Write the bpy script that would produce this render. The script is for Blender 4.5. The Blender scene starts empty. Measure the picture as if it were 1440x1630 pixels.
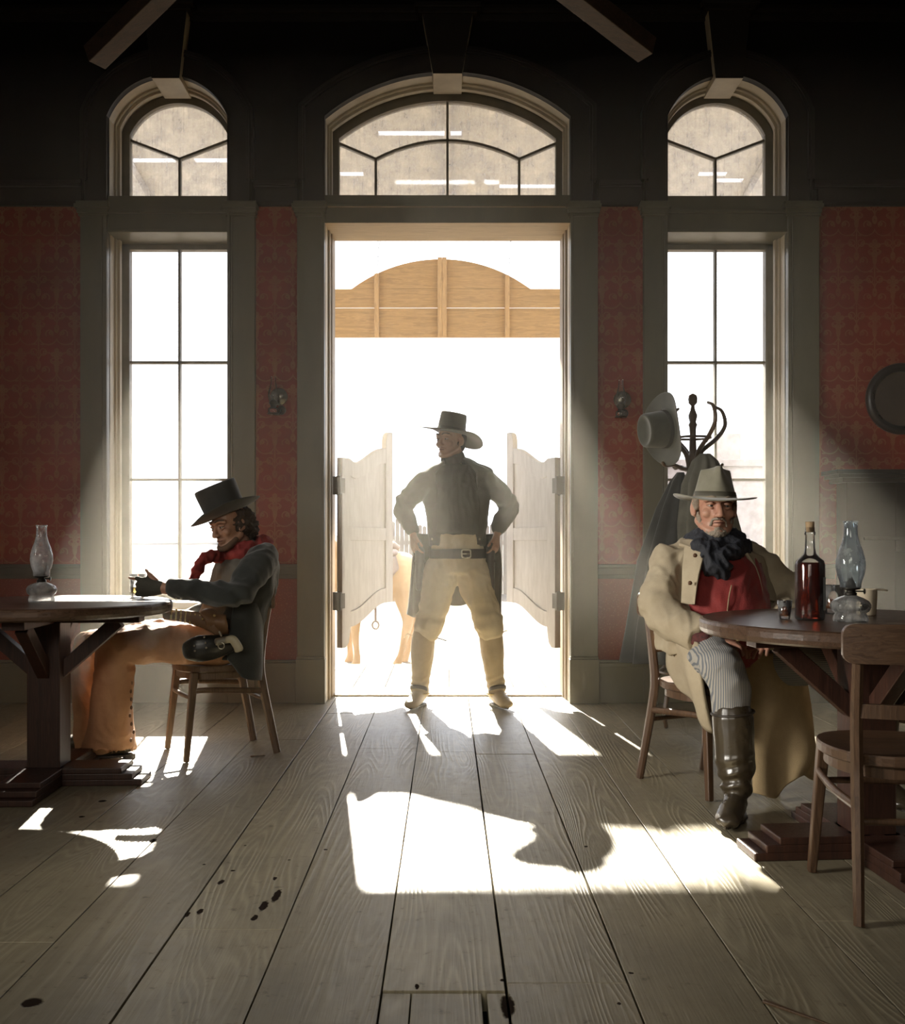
import bpy, bmesh, math, random
from mathutils import Vector, Matrix, noise
from math import sin, cos, pi, radians, sqrt, atan2, acos
random.seed(7)
sc = bpy.context.scene
COL = sc.collection

# ---------------------------------------------------------------- camera, light, exposure
CAMZ = 1.06
cam_d = bpy.data.cameras.new('camera'); cam = bpy.data.objects.new('camera', cam_d); COL.objects.link(cam)
cam.location = (0, 0, CAMZ); cam.rotation_euler = (pi/2, 0, 0)
cam_d.sensor_fit = 'HORIZONTAL'; cam_d.sensor_width = 36; cam_d.lens = 40
cam_d.shift_x = 8/1440; cam_d.shift_y = 42/1440; cam_d.clip_start = .05; cam_d.clip_end = 500
sc.camera = cam
sc.view_settings.view_transform = 'Standard'; sc.view_settings.look = 'None'
sc.view_settings.gamma = 1; sc.view_settings.use_curve_mapping = False
sc.view_settings.exposure = 0.18
SUN_E, SKY, HAZE, BACK = 33.0, 3.6, .038, 15.0
w = bpy.data.worlds.new('world'); sc.world = w; w.use_nodes = True
bg = w.node_tree.nodes['Background']; bg.inputs[0].default_value = (.93, .95, 1.0, 1); bg.inputs[1].default_value = SKY
sd = bpy.data.lights.new('sun', 'SUN'); sd.energy = SUN_E; sd.angle = radians(.7); sd.color = (1, .93, .80)
sun = bpy.data.objects.new('sun', sd); COL.objects.link(sun)
sun.rotation_euler = Vector((.135, -1, -1/1.65)).to_track_quat('-Z', 'Y').to_euler()
def area(name, loc, aim, sx, sy, e, col, portal=False):
    l = bpy.data.lights.new(name, 'AREA'); l.shape = 'RECTANGLE'; l.size = sx; l.size_y = sy; l.energy = e; l.color = col
    if portal: l.cycles.is_portal = True
    o = bpy.data.objects.new(name, l); COL.objects.link(o); o.location = loc
    o.rotation_euler = Vector(aim).to_track_quat('-Z', 'Z').to_euler()
    return o
for px, pw, pz0, pz1 in ((-1.8, .78, .6, 4.05), (1.8, .78, .6, 4.05), (0, 1.6, 0, 4.1)):
    area('window_portal', (px, 6.9, (pz0+pz1)/2), (0, -1, 0), pw, pz1-pz0, 1, (1, 1, 1), True)
rear_fill = area('rear_fill_light', (-1.0, -2.0, 2.3), (.2, 1, -.36), 2.6, 1.5, BACK, (1.0, .92, .78)); rear_fill.data.spread = radians(75)  # unseen fill light added behind the camera
left_fill = area('left_fill_light', (-4.1, 2.0, 1.9), (5.3, 2.25, -.95), 1.0, 1.6, 30.0, (1.0, .95, .86)); left_fill.data.spread = radians(48)  # unseen fill from the left, direction read off lit left edges
cy = sc.cycles
cy.max_bounces = 7; cy.diffuse_bounces = 4; cy.glossy_bounces = 3; cy.transmission_bounces = 7; cy.transparent_max_bounces = 12
cy.volume_bounces = 1; cy.use_denoising = True; cy.caustics_reflective = False; cy.caustics_refractive = False
cy.sample_clamp_indirect = 4

# ---------------------------------------------------------------- helpers
def at(u, v, Y):
    "the point of the place that lies at depth Y on the sight line through (u, v)"
    return Vector(((u-712)/1600*Y, Y, CAMZ-(v-857)/1600*Y))

def V(*a): return Vector(a)

class NT:
    def __init__(s, m):
        s.t = m.node_tree; s.n = s.t.nodes; s.l = s.t.links
    def node(s, typ, ins=None, **kw):
        nd = s.n.new(typ)
        for k, v in kw.items(): setattr(nd, k, v)
        for k, v in (ins or {}).items():
            if hasattr(v, 'node') and hasattr(v, 'is_output'): s.l.new(v, nd.inputs[k])
            else: nd.inputs[k].default_value = v
        return nd
    def m(s, op, a, b=0.0, c=None):
        d = {0: a, 1: b}
        if c is not None: d[2] = c
        return s.node('ShaderNodeMath', d, operation=op).outputs[0]
    def mix(s, f, a, b, mode='MIX'):
        nd = s.node('ShaderNodeMix', {0: f, 6: a, 7: b}, data_type='RGBA', blend_type=mode)
        return nd.outputs[2]
    def noise(s, vec, scale, detail=3, rough=.55, dist=0):
        return s.node('ShaderNodeTexNoise', {'Vector': vec, 'Scale': scale, 'Detail': detail, 'Roughness': rough, 'Distortion': dist}).outputs[0]
    def mapping(s, vec, sc_, loc=(0, 0, 0), rot=(0, 0, 0)):
        return s.node('ShaderNodeMapping', {0: vec, 1: loc, 2: rot, 3: sc_}).outputs[0]
    def ramp(s, f, lo, hi):
        return s.node('ShaderNodeMapRange', {0: f, 1: lo, 2: hi}).outputs[0]

def c4(c): return (c[0], c[1], c[2], 1)
def newmat(name):
    m = bpy.data.materials.new(name); m.use_nodes = True
    t = NT(m); b = t.n['Principled BSDF']
    return m, t, b

def mat(name, col, rough=.6, metal=0, col2=None, ns=6, stretch=(1, 1, 1), bump=0, bs=60, bstretch=None, spec=.5, sheen=0, emit=None, bd=.01):
    m, t, b = newmat(name)
    oc = t.node('ShaderNodeTexCoord').outputs['Object']
    b.inputs['Roughness'].default_value = rough; b.inputs['Metallic'].default_value = metal
    b.inputs['Specular IOR Level'].default_value = spec
    if sheen: b.inputs['Sheen Weight'].default_value = sheen
    if col2 is None: col2 = tuple(x*.72 for x in col)
    f = t.noise(t.mapping(oc, stretch), ns, 4, .6)
    t.l.new(t.mix(t.ramp(f, .32, .68), c4(col), c4(col2)), b.inputs['Base Color'])
    t.l.new(t.m('ADD', t.m('MULTIPLY', f, .2), rough-.1), b.inputs['Roughness'])
    if bump:
        bf = t.noise(t.mapping(oc, bstretch or stretch), bs, 4, .6)
        bn = t.node('ShaderNodeBump', {'Strength': bump, 'Distance': bd, 'Height': bf})
        t.l.new(bn.outputs[0], b.inputs['Normal'])
    return m

def wood(name, col, col2, axis='z', rough=.5, bump=.25, s=1.0, spec=.5):
    st = {'x': (.9, 14, 14), 'y': (14, .9, 14), 'z': (14, 14, .9)}[axis]
    st = tuple(a*s for a in st)
    m, t, b = newmat(name)
    oc = t.node('ShaderNodeTexCoord').outputs['Object']
    vec = t.mapping(oc, st)
    f1 = t.noise(vec, 2.2, 5, .65, .6); f2 = t.noise(vec, 11, 2, .5)
    g = t.m('SINE', t.m('MULTIPLY', f1, 42))
    f = t.m('ADD', t.m('MULTIPLY', f1, .6), t.m('ADD', t.m('MULTIPLY', g, .10), t.m('MULTIPLY', f2, .3)))
    t.l.new(t.mix(t.ramp(f, .25, .7), c4(col2), c4(col)), b.inputs['Base Color'])
    b.inputs['Specular IOR Level'].default_value = spec
    t.l.new(t.m('ADD', t.m('MULTIPLY', f2, .25), rough-.12), b.inputs['Roughness'])
    bn = t.node('ShaderNodeBump', {'Strength': bump, 'Distance': .004, 'Height': f})
    t.l.new(bn.outputs[0], b.inputs['Normal'])
    return m

class MB:
    def __init__(s): s.bm = bmesh.new()
    def _q(s, vs):
        try: return s.bm.faces.new(vs)
        except ValueError: return None
    def box(s, lo, hi, rot=None, piv=None, mi=0):
        x0, y0, z0 = lo; x1, y1, z1 = hi
        c = [V(x, y, z) for x in (x0, x1) for y in (y0, y1) for z in (z0, z1)]
        if rot is not None:
            p = Vector(piv) if piv is not None else V((x0+x1)/2, (y0+y1)/2, (z0+z1)/2)
            c = [rot @ (q-p)+p for q in c]
        v = [s.bm.verts.new(q) for q in c]
        for f in ((0, 1, 3, 2), (4, 6, 7, 5), (0, 4, 5, 1), (2, 3, 7, 6), (0, 2, 6, 4), (1, 5, 7, 3)):
            q = s._q([v[i] for i in f])
            if q: q.material_index = mi
        return s
    def beam(s, a, b, w1, h1, up=(0, 0, 1), w2=None, h2=None):
        "rectangular bar from a to b: w across, h along up"
        a, b = Vector(a), Vector(b); d = (b-a).normalized(); u = Vector(up); sd_ = d.cross(u)
        if sd_.length < 1e-4: sd_ = V(1, 0, 0)
        sd_.normalize(); u = sd_.cross(d); w2 = w2 or w1; h2 = h2 or h1
        A = [s.bm.verts.new(a+sd_*i*w1/2+u*j*h1/2) for i, j in ((-1, -1), (1, -1), (1, 1), (-1, 1))]
        B = [s.bm.verts.new(b+sd_*i*w2/2+u*j*h2/2) for i, j in ((-1, -1), (1, -1), (1, 1), (-1, 1))]
        for i in range(4): s._q([A[i], A[(i+1) % 4], B[(i+1) % 4], B[i]])
        s._q(A[::-1]); s._q(B)
        return s
    def rings(s, rings, closed=True, cap=True):
        R = [[s.bm.verts.new(p) for p in r] for r in rings]
        n = len(R[0])
        for a, b in zip(R, R[1:]):
            for i in range(n if closed else n-1): s._q([a[i], a[(i+1) % n], b[(i+1) % n], b[i]])
        if cap and closed: s._q(R[0][::-1]); s._q(R[-1])
        return R
    def limb(s, pts, n=14, ref=None, sub=5, round_=True, flat=False):
        "tapering tube through (point, radius or (ra, rb)); ra lies along ref"
        P = [Vector(p[0]) for p in pts]; R = [(p[1], p[1]) if not isinstance(p[1], (tuple, list)) else tuple(p[1]) for p in pts]
        PP, RR = [], []
        for i in range(len(P)-1):
            p0 = P[max(i-1, 0)]; p1 = P[i]; p2 = P[i+1]; p3 = P[min(i+2, len(P)-1)]
            r0 = R[max(i-1, 0)]; r1 = R[i]; r2 = R[i+1]; r3 = R[min(i+2, len(P)-1)]
            for k in range(sub):
                t = k/sub
                if flat: PP.append(p1.lerp(p2, t)); RR.append(tuple(a+(b-a)*t for a, b in zip(r1, r2))); continue
                f = lambda a, b, c, d: .5*((2*b)+(c-a)*t+(2*a-5*b+4*c-d)*t*t+(3*b-a-3*c+d)*t**3)
                PP.append(V(*[f(p0[j], p1[j], p2[j], p3[j]) for j in range(3)]))
                RR.append(tuple(max(.0008, f(r0[j], r1[j], r2[j], r3[j])) for j in range(2)))
        PP.append(P[-1]); RR.append(R[-1])
        T = [(PP[min(i+1, len(PP)-1)]-PP[max(i-1, 0)]).normalized() for i in range(len(PP))]
        if round_:
            a, ra = PP[0].copy(), RR[0]; b, rb = PP[-1].copy(), RR[-1]; ta, tb = T[0].copy(), T[-1].copy()
            for k in (.5, .85):
                PP.insert(0, a-ta*min(ra)*k); RR.insert(0, tuple(x*sqrt(1-k*k) for x in ra)); T.insert(0, ta)
                PP.append(b+tb*min(rb)*k); RR.append(tuple(x*sqrt(1-k*k) for x in rb)); T.append(tb)
        up = Vector(ref) if ref is not None else (V(1, 0, 0) if abs(T[0].x) < .9 else V(0, 0, 1))
        out = []
        for p, r, t in zip(PP, RR, T):
            u = up-t*up.dot(t)
            if u.length < 1e-4: u = V(0, 1, 0)-t*t.y
            u.normalize(); v = t.cross(u)
            if ref is None: up = u
            out.append([p+u*cos(a)*r[0]+v*sin(a)*r[1] for a in [2*pi*k/n for k in range(n)]])
        s.rings(out)
        return s
    def ell(s, c, r, rot=None, n=16):
        c = Vector(c); r = (r, r, r) if not isinstance(r, (tuple, list)) else r
        rg = []
        for i in range(1, n//2+1):
            a = pi*i/(n//2+1); rg.append([V(r[0]*sin(a)*cos(b), r[1]*sin(a)*sin(b), -r[2]*cos(a)) for b in [2*pi*k/n for k in range(n)]])
        rg = [[(rot @ p if rot is not None else p)+c for p in q] for q in rg]
        s.rings(rg)
        return s
    def lathe(s, prof, c=(0, 0, 0), n=28, rot=None, cap=True):
        c = Vector(c)
        rg = [[V(r*cos(a), r*sin(a), z) for a in [2*pi*k/n for k in range(n)]] for r, z in prof]
        rg = [[(rot @ p if rot is not None else p)+c for p in q] for q in rg]
        s.rings(rg, cap=cap)
        return s
    def prism(s, poly, y0, y1, ax='y'):
        f = {'y': lambda a, b, d: V(a, d, b), 'x': lambda a, b, d: V(d, a, b), 'z': lambda a, b, d: V(a, b, d)}[ax]
        A = [s.bm.verts.new(f(a, b, y0)) for a, b in poly]; B = [s.bm.verts.new(f(a, b, y1)) for a, b in poly]
        n = len(poly)
        for i in range(n): s._q([A[i], A[(i+1) % n], B[(i+1) % n], B[i]])
        fa = s._q(A[::-1]); fb = s._q(B)
        bmesh.ops.triangulate(s.bm, faces=[f_ for f_ in (fa, fb) if f_])
        return s
    def strip(s, p0, p1, y0, y1):
        "solid between two equal-length 2D paths (x, z), from depth y0 to y1"
        vs = [[s.bm.verts.new((a[0], y, a[1])) for a in p] for p in (p0, p1) for y in (y0, y1)]
        a0, a1, b0, b1 = vs
        for i in range(len(p0)-1):
            s._q([a0[i], a0[i+1], b0[i+1], b0[i]]); s._q([a1[i], b1[i], b1[i+1], a1[i+1]])
            s._q([a0[i], a1[i], a1[i+1], a0[i+1]]); s._q([b0[i], b0[i+1], b1[i+1], b1[i]])
        s._q([a0[0], b0[0], b1[0], a1[0]]); s._q([a0[-1], a1[-1], b1[-1], b0[-1]])
        return s
    def shell(s, secs, ref, a0, a1, th, n=36, sub=5):
        "open coat body: secs = (centre, (ra, rb)) with ra along ref; the wedge outside a0..a1 stays open"
        PP, RR = [], []
        for i in range(len(secs)-1):
            for k in range(sub):
                t = k/sub; t = t*t*(3-2*t)*.5+t*.5
                PP.append(Vector(secs[i][0]).lerp(Vector(secs[i+1][0]), t)); RR.append([a+(b-a)*t for a, b in zip(secs[i][1], secs[i+1][1])])
        PP.append(Vector(secs[-1][0])); RR.append(list(secs[-1][1]))
        G = []
        for sgn in (0, 1):
            g = []
            for i, (p, r) in enumerate(zip(PP, RR)):
                t = (PP[min(i+1, len(PP)-1)]-PP[max(i-1, 0)]).normalized(); u = Vector(ref); u = (u-t*u.dot(t)).normalized(); v = t.cross(u)
                g.append([s.bm.verts.new(p+u*cos(a)*(r[0]-th*sgn)+v*sin(a)*(r[1]-th*sgn)) for a in [a0+(a1-a0)*k/n for k in range(n+1)]])
            G.append(g)
        o, q = G; m_ = len(PP)
        for i in range(m_-1):
            for k in range(n):
                s._q([o[i][k], o[i][k+1], o[i+1][k+1], o[i+1][k]]); s._q([q[i][k], q[i+1][k], q[i+1][k+1], q[i][k+1]])
            s._q([o[i][0], o[i+1][0], q[i+1][0], q[i][0]]); s._q([o[i][n], q[i][n], q[i+1][n], o[i+1][n]])
        for k in range(n):
            s._q([o[0][k], q[0][k], q[0][k+1], o[0][k+1]]); s._q([o[-1][k], o[-1][k+1], q[-1][k+1], q[-1][k]])
        return s
    def sheet(s, rows, th=.012, sub=6, fold=0, freq=3, seed=0):
        "cloth: rows of equal point counts, top to bottom, smoothed, folded more towards the last row, th thick"
        n = len(rows[0])
        def cr(L, sub):
            out = []
            for i in range(len(L)-1):
                p0, p1, p2, p3 = L[max(i-1, 0)], L[i], L[i+1], L[min(i+2, len(L)-1)]
                for k in range(sub):
                    t = k/sub; out.append(.5*((2*p1)+(p2-p0)*t+(2*p0-5*p1+4*p2-p3)*t*t+(3*p1-p0-3*p2+p3)*t**3))
            out.append(L[-1].copy()); return out
        rr = [cr([Vector(p) for p in r], sub) for r in rows]
        cols = [cr([r[i] for r in rr], sub) for i in range(len(rr[0]))]
        g = [[cols[i][j] for i in range(len(cols))] for j in range(len(cols[0]))]
        H, W = len(g), len(g[0])
        N = [[((g[min(j+1, H-1)][i]-g[max(j-1, 0)][i]).cross(g[j][min(i+1, W-1)]-g[j][max(i-1, 0)])).normalized() for i in range(W)] for j in range(H)]
        for j in range(H):
            for i in range(W):
                k = j/(H-1); u = i/(W-1)
                g[j][i] = g[j][i]+N[j][i]*(fold*(.25+.75*k)*sin(freq*2*pi*u+seed+1.3*sin(3*k+seed))+fold*.5*(noise.noise(V(u*4, k*3, seed))))
        A = [[s.bm.verts.new(g[j][i]+N[j][i]*th/2) for i in range(W)] for j in range(H)]
        B = [[s.bm.verts.new(g[j][i]-N[j][i]*th/2) for i in range(W)] for j in range(H)]
        for j in range(H-1):
            for i in range(W-1):
                s._q([A[j][i], A[j][i+1], A[j+1][i+1], A[j+1][i]]); s._q([B[j][i], B[j+1][i], B[j+1][i+1], B[j][i+1]])
            s._q([A[j][0], A[j+1][0], B[j+1][0], B[j][0]]); s._q([A[j][-1], B[j][-1], B[j+1][-1], A[j+1][-1]])
        for i in range(W-1):
            s._q([A[0][i], B[0][i], B[0][i+1], A[0][i+1]]); s._q([A[-1][i], A[-1][i+1], B[-1][i+1], B[-1][i]])
        return s

def obj(name, mb, m, parent=None, smooth=False, bevel=0, sub=0, mesh=None):
    if mesh is None:
        bmesh.ops.recalc_face_normals(mb.bm, faces=mb.bm.faces)
        me = bpy.data.meshes.new(name); mb.bm.to_mesh(me); mb.bm.free()
    else: me = mesh; me.name = name
    o = bpy.data.objects.new(name, me); COL.objects.link(o)
    for x in (m if isinstance(m, (list, tuple)) else [m]): me.materials.append(x)
    if smooth: me.shade_smooth()
    if bevel:
        b = o.modifiers.new('bevel', 'BEVEL'); b.width = bevel; b.segments = 2; b.limit_method = 'ANGLE'; b.angle_limit = radians(35)
    if sub:
        b = o.modifiers.new('subdivision', 'SUBSURF'); b.levels = sub; b.render_levels = sub
    if parent is not None:
        o.parent = parent
        r = parent
        mw = Matrix.Identity(4); ch = []
        while r is not None: ch.append(r); r = r.parent
        for r in reversed(ch): mw = mw @ r.matrix_parent_inverse @ Matrix.LocRotScale(r.location, r.rotation_euler, r.scale)
        o.matrix_parent_inverse = mw.inverted()
    return o

def fuse(mb, voxel=.006, smooth=4, disp=None):
    "one continuous skin from overlapping closed volumes"
    bmesh.ops.recalc_face_normals(mb.bm, faces=mb.bm.faces)
    me = bpy.data.meshes.new('tmp'); mb.bm.to_mesh(me); mb.bm.free()
    o = bpy.data.objects.new('tmp', me); COL.objects.link(o)
    r = o.modifiers.new('r', 'REMESH'); r.mode = 'VOXEL'; r.voxel_size = voxel
    if smooth:
        q = o.modifiers.new('s', 'SMOOTH'); q.factor = .5; q.iterations = smooth
    dg = bpy.context.evaluated_depsgraph_get(); dg.update()
    ne = bpy.data.meshes.new_from_object(o.evaluated_get(dg))
    bpy.data.objects.remove(o); bpy.data.meshes.remove(me)
    if disp:
        L = [(v.co.copy(), v.normal.copy()) for v in ne.vertices]
        ne.vertices.foreach_set('co', [x for c, n in L for x in c+n*disp(c)])
        ne.update()
    ne.shade_smooth()
    return ne

def crumple(amp=.006, s=9, joints=(), seed=0, st=(1, 1, 1)):
    def f(p):
        q = V(p.x*st[0]*s+seed, p.y*st[1]*s, p.z*st[2]*s)
        d = amp*(1-2*abs(noise.noise(q)))*.9-amp*.4
        wv = V(noise.noise(p*5), noise.noise(p*5+V(9, 0, 0)), noise.noise(p*5+V(0, 9, 0)))*.9
        d += amp*.45*(1-2*abs(noise.noise(V(q.x*1.9, q.y*1.9, q.z*1.0)+wv*2)))-amp*.1
        for c, r, a, dr, fr in joints:
            w_ = p-c; L = w_.length
            if L < r:
                d += a*(1-L/r)**.7*(.35+.9*abs(noise.noise(p*8+V(seed, 3, 1))))*sin(w_.dot(dr)*fr*.75+5.5*noise.noise(p*7+V(0, seed, 0)))
        return d
    return f

def tag(o, label, cat, group=None, kind=None):
    o['label'] = label; o['category'] = cat
    if group: o['group'] = group
    if kind: o['kind'] = kind
    return o
def thing(name, loc, label=None, cat=None, group=None, rz=0):
    o = bpy.data.objects.new(name, None); COL.objects.link(o); o.location = loc; o.rotation_euler = (0, 0, rz); o.empty_display_size = .1
    if label: tag(o, label, cat, group)
    return o
def struct(name, mb, m, **k):
    o = obj(name, mb, m, **k); o['kind'] = 'structure'; return o
def kids(o): return [c for c in COL.objects if c.parent == o]
def copy_tree(o, parent=None):
    c = o.copy(); COL.objects.link(c)
    if parent is not None: c.parent = parent
    for k in kids(o): copy_tree(k, c)
    return c
_tn = [0]
def trim(mb, m, **k):
    _tn[0] += 1
    return struct('trim_%d' % _tn[0], mb, m, **k)

# ---------------------------------------------------------------- materials of the shell
PAINT = mat('olive_paint', (.16, .145, .09), .42, col2=(.115, .105, .068), ns=3, stretch=(1, 1, .4), bump=.12, bs=30, bstretch=(1, 1, .15))
DARKTRIM = mat('shaded_trim_paint', (.022, .016, .011), .5, spec=.3, col2=(.014, .010, .008), ns=4, bump=.1, bs=30)  # trim paint darkened to stand in for the shade high up
REVEAL = mat('weathered_lit_paint', (.60, .52, .37), .5, col2=(.44, .37, .26), ns=5, stretch=(1, 1, .3), bump=.15, bs=30)  # bounce light put into the colour: trim paint lightened for reveals and sills
SASH = mat('sash_paint', (.20, .17, .11), .5, col2=(.13, .11, .07), ns=8)

def wallpaper():
    m, t, b = newmat('red_damask_wallpaper')
    pos = t.node('ShaderNodeTexCoord').outputs['Object']
    x, y, z = t.node('ShaderNodeSeparateXYZ', {0: pos}).outputs
    W, H = .235, .235
    def tile(ox, oz):
        u = t.m('SUBTRACT', t.m('FRACT', t.m('ADD', t.m('DIVIDE', x, W), ox)), .5)
        v = t.m('SUBTRACT', t.m('FRACT', t.m('ADD', t.m('DIVIDE', z, H*2), oz)), .5)
        return t.m('ABSOLUTE', u), t.m('MULTIPLY', v, 2)
    def arc(u, v, cx, cz, r, wd, xm=None, zm=None, zM=None, sx=1, sz=1):
        du = t.m('MULTIPLY', t.m('SUBTRACT', u, cx), sx); dv = t.m('MULTIPLY', t.m('SUBTRACT', v, cz), sz)
        d = t.m('SQRT', t.m('ADD', t.m('MULTIPLY', du, du), t.m('MULTIPLY', dv, dv)))
        f = t.m('LESS_THAN', t.m('ABSOLUTE', t.m('SUBTRACT', d, r)), wd)
        if xm is not None: f = t.m('MULTIPLY', f, t.m('GREATER_THAN', u, xm))
        if zm is not None: f = t.m('MULTIPLY', f, t.m('GREATER_THAN', v, zm))
        if zM is not None: f = t.m('MULTIPLY', f, t.m('LESS_THAN', v, zM))
        return f
    tot = None
    for ox, oz in ((0, 0), (.5, .5)):
        u, v = tile(ox+.25, oz+.1)
        el = [arc(u, v, .26, .30, .26, .016, zM=.36), arc(u, v, .30, .34, .10, .016, zm=.28), arc(u, v, .335, .36, .035, .02),
              arc(u, v, .24, -.42, .24, .016, zm=-.44), arc(u, v, .40, -.40, .07, .016, zM=-.36),
              arc(u, v, .13, -.16, .09, .015), arc(u, v, .17, -.17, .035, .018),
              arc(u, v, 0, 0, .0, .018, sz=.05), arc(u, v, 0, .40, .05, .05, sx=1.6, sz=.6), arc(u, v, .06, .52, .0, .035, sx=1.5, sz=.5),
              arc(u, v, 0, -.52, .05, .035, sx=1.2, sz=.7), arc(u, v, .10, .78, .04, .028), arc(u, v, .0, .88, .04, .03), arc(u, v, 0, .68, .04, .03),
              arc(u, v, .0, .78, .02, .02), arc(u, v, .10, .05, .0, .035, sx=.6, sz=1.6), arc(u, v, .09, .62, .05, .014)]
        for e in el: tot = e if tot is None else t.m('MAXIMUM', tot, e)
    fade = t.noise(pos, 2.5, 4, .6)
    amt = t.m('MULTIPLY', tot, t.m('MULTIPLY', t.ramp(t.noise(pos, 6, 4, .7), .2, .6), .6))
    base = t.mix(t.ramp(fade, .3, .7), (.30, .045, .022, 1), (.19, .029, .014, 1))
    pat = t.mix(amt, base, (.36, .17, .075, 1))
    speck = t.m('GREATER_THAN', t.noise(pos, 90, 2, .5), .62)
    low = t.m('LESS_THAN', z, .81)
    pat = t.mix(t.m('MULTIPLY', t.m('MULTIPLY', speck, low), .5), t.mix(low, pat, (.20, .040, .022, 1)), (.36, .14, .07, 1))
    col = t.mix(t.m('GREATER_THAN', z, 3.21), pat, (.010, .0075, .006, 1))  # upper planks painted near black, standing in for dim light above
    t.l.new(col, b.inputs['Base Color']); b.inputs['Roughness'].default_value = .6; b.inputs['Specular IOR Level'].default_value = .15
    pl = t.m('MULTIPLY', t.m('GREATER_THAN', z, 3.21), t.m('LESS_THAN', t.m('FRACT', t.m('DIVIDE', x, .14)), .05))
    h = t.m('SUBTRACT', t.m('MULTIPLY', t.noise(pos, 40, 3), .4), pl)
    t.l.new(t.node('ShaderNodeBump', {'Strength': .25, 'Distance': .004, 'Height': h}).outputs[0], b.inputs['Normal'])
    return m
WALLP = wallpaper()

def floor_mat():
    m, t, b = newmat('grey_weathered_floorboards')
    pos = t.node('ShaderNodeTexCoord').outputs['Object']
    x, y, z = t.node('ShaderNodeSeparateXYZ', {0: pos}).outputs
    i = t.m('FLOOR', t.m('DIVIDE', t.m('ADD', x, .154+.2925*20), .2925))
    rnd = t.node('ShaderNodeTexWhiteNoise', {1: i}, noise_dimensions='1D').outputs[0]
    off = t.m('MULTIPLY', rnd, 37)
    vec = t.node('ShaderNodeCombineXYZ', {0: t.m('MULTIPLY', x, 5.0), 1: t.m('ADD', t.m('MULTIPLY', y, .55), off), 2: off}).outputs[0]
    f1 = t.noise(vec, 1.0, 1.2, .4, .25)
    ring = t.m('SINE', t.m('MULTIPLY', f1, 190))
    ring2 = t.m('MULTIPLY', t.m('POWER', t.m('MULTIPLY', t.m('ADD', ring, 1), .5), 2.0), 1.0)
    strength = t.ramp(t.noise(t.node('ShaderNodeCombineXYZ', {0: t.m('MULTIPLY', x, 3), 1: t.m('ADD', t.m('MULTIPLY', y, 1.0), off), 2: 3.0}).outputs[0], 1.3, 2), .35, .62)
    fine = t.noise(t.node('ShaderNodeCombineXYZ', {0: t.m('MULTIPLY', x, 160), 1: t.m('MULTIPLY', y, 5), 2: off}).outputs[0], 1, 3, .6)
    blot = t.noise(pos, 1.7, 5, .65)
    dirt = t.noise(pos, 22, 3, .7)
    base = t.mix(t.ramp(blot, .3, .7), (.34, .29, .185, 1), (.20, .175, .12, 1))
    base = t.mix(t.m('MULTIPLY', t.m('MULTIPLY', ring2, strength), .45), base, (.52, .46, .32, 1))
    base = t.mix(t.m('MULTIPLY', t.ramp(fine, .5, .8), .35), base, (.08, .065, .045, 1))
    base = t.mix(t.m('MULTIPLY', t.ramp(rnd, 0, 1), .35), base, (.17, .145, .11, 1))
    base = t.mix(t.m('MULTIPLY', t.ramp(dirt, .62, .74), .6), base, (.05, .038, .028, 1))
    spots = None
    def sp(u, v, r, st=1.0):
        nonlocal spots
        Y = 1600*CAMZ/(v-857); X = (u-712)/1600*Y
        dx = t.m('SUBTRACT', x, X); dy = t.m('MULTIPLY', t.m('SUBTRACT', y, Y), st)
        d = t.m('SQRT', t.m('ADD', t.m('MULTIPLY', dx, dx), t.m('MULTIPLY', dy, dy)))
        f = t.ramp(t.m('ADD', d, t.m('MULTIPLY', t.m('SUBTRACT', dirt, .5), .02)), r, r*.75)
        spots = f if spots is None else t.m('MAXIMUM', spots, f)
    for a in ((50, 1595, .026), (243, 1338, .012, .5), (163, 1275, .018), (130, 1300, .012), (420, 1440, .012, .25), (405, 1460, .009, .3), (352, 1403, .010, .4),
              (440, 1425, .012, .2), (318, 1450, .010, .4), (370, 1385, .007), (390, 1345, .007), (518, 1352, .007), (933, 1347, .009, .7), (1005, 1548, .006), (808, 1600, .018, .3),
              (800, 1560, .008), (664, 1570, .006, .3), (460, 1368, .006), (437, 1398, .006, .3), (298, 1455, .008, .4), (325, 1375, .006), (985, 1597, .006)): sp(*a)
    col = t.mix(spots, base, (.022, .014, .010, 1))
    t.l.new(col, b.inputs['Base Color'])
    t.l.new(t.m('ADD', t.m('ADD', t.m('MULTIPLY', dirt, .25), .30), t.m('MULTIPLY', spots, .5)), b.inputs['Roughness'])
    t.l.new(t.m('SUBTRACT', .55, t.m('MULTIPLY', spots, .5)), b.inputs['Specular IOR Level'])
    b.inputs['Specular IOR Level'].default_value = .55
    h = t.m('ADD', t.m('MULTIPLY', t.m('MULTIPLY', ring2, strength), .55), t.m('ADD', t.m('MULTIPLY', fine, .5), t.m('SUBTRACT', t.m('MULTIPLY', blot, .8), t.m('MULTIPLY', spots, 1.5))))
    t.l.new(t.node('ShaderNodeBump', {'Strength': .32, 'Distance': .004, 'Height': h}).outputs[0], b.inputs['Normal'])
    return m
FLOOR = floor_mat()
BLACK = mat('shadow_gap', (.012, .010, .008), .9)

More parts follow.
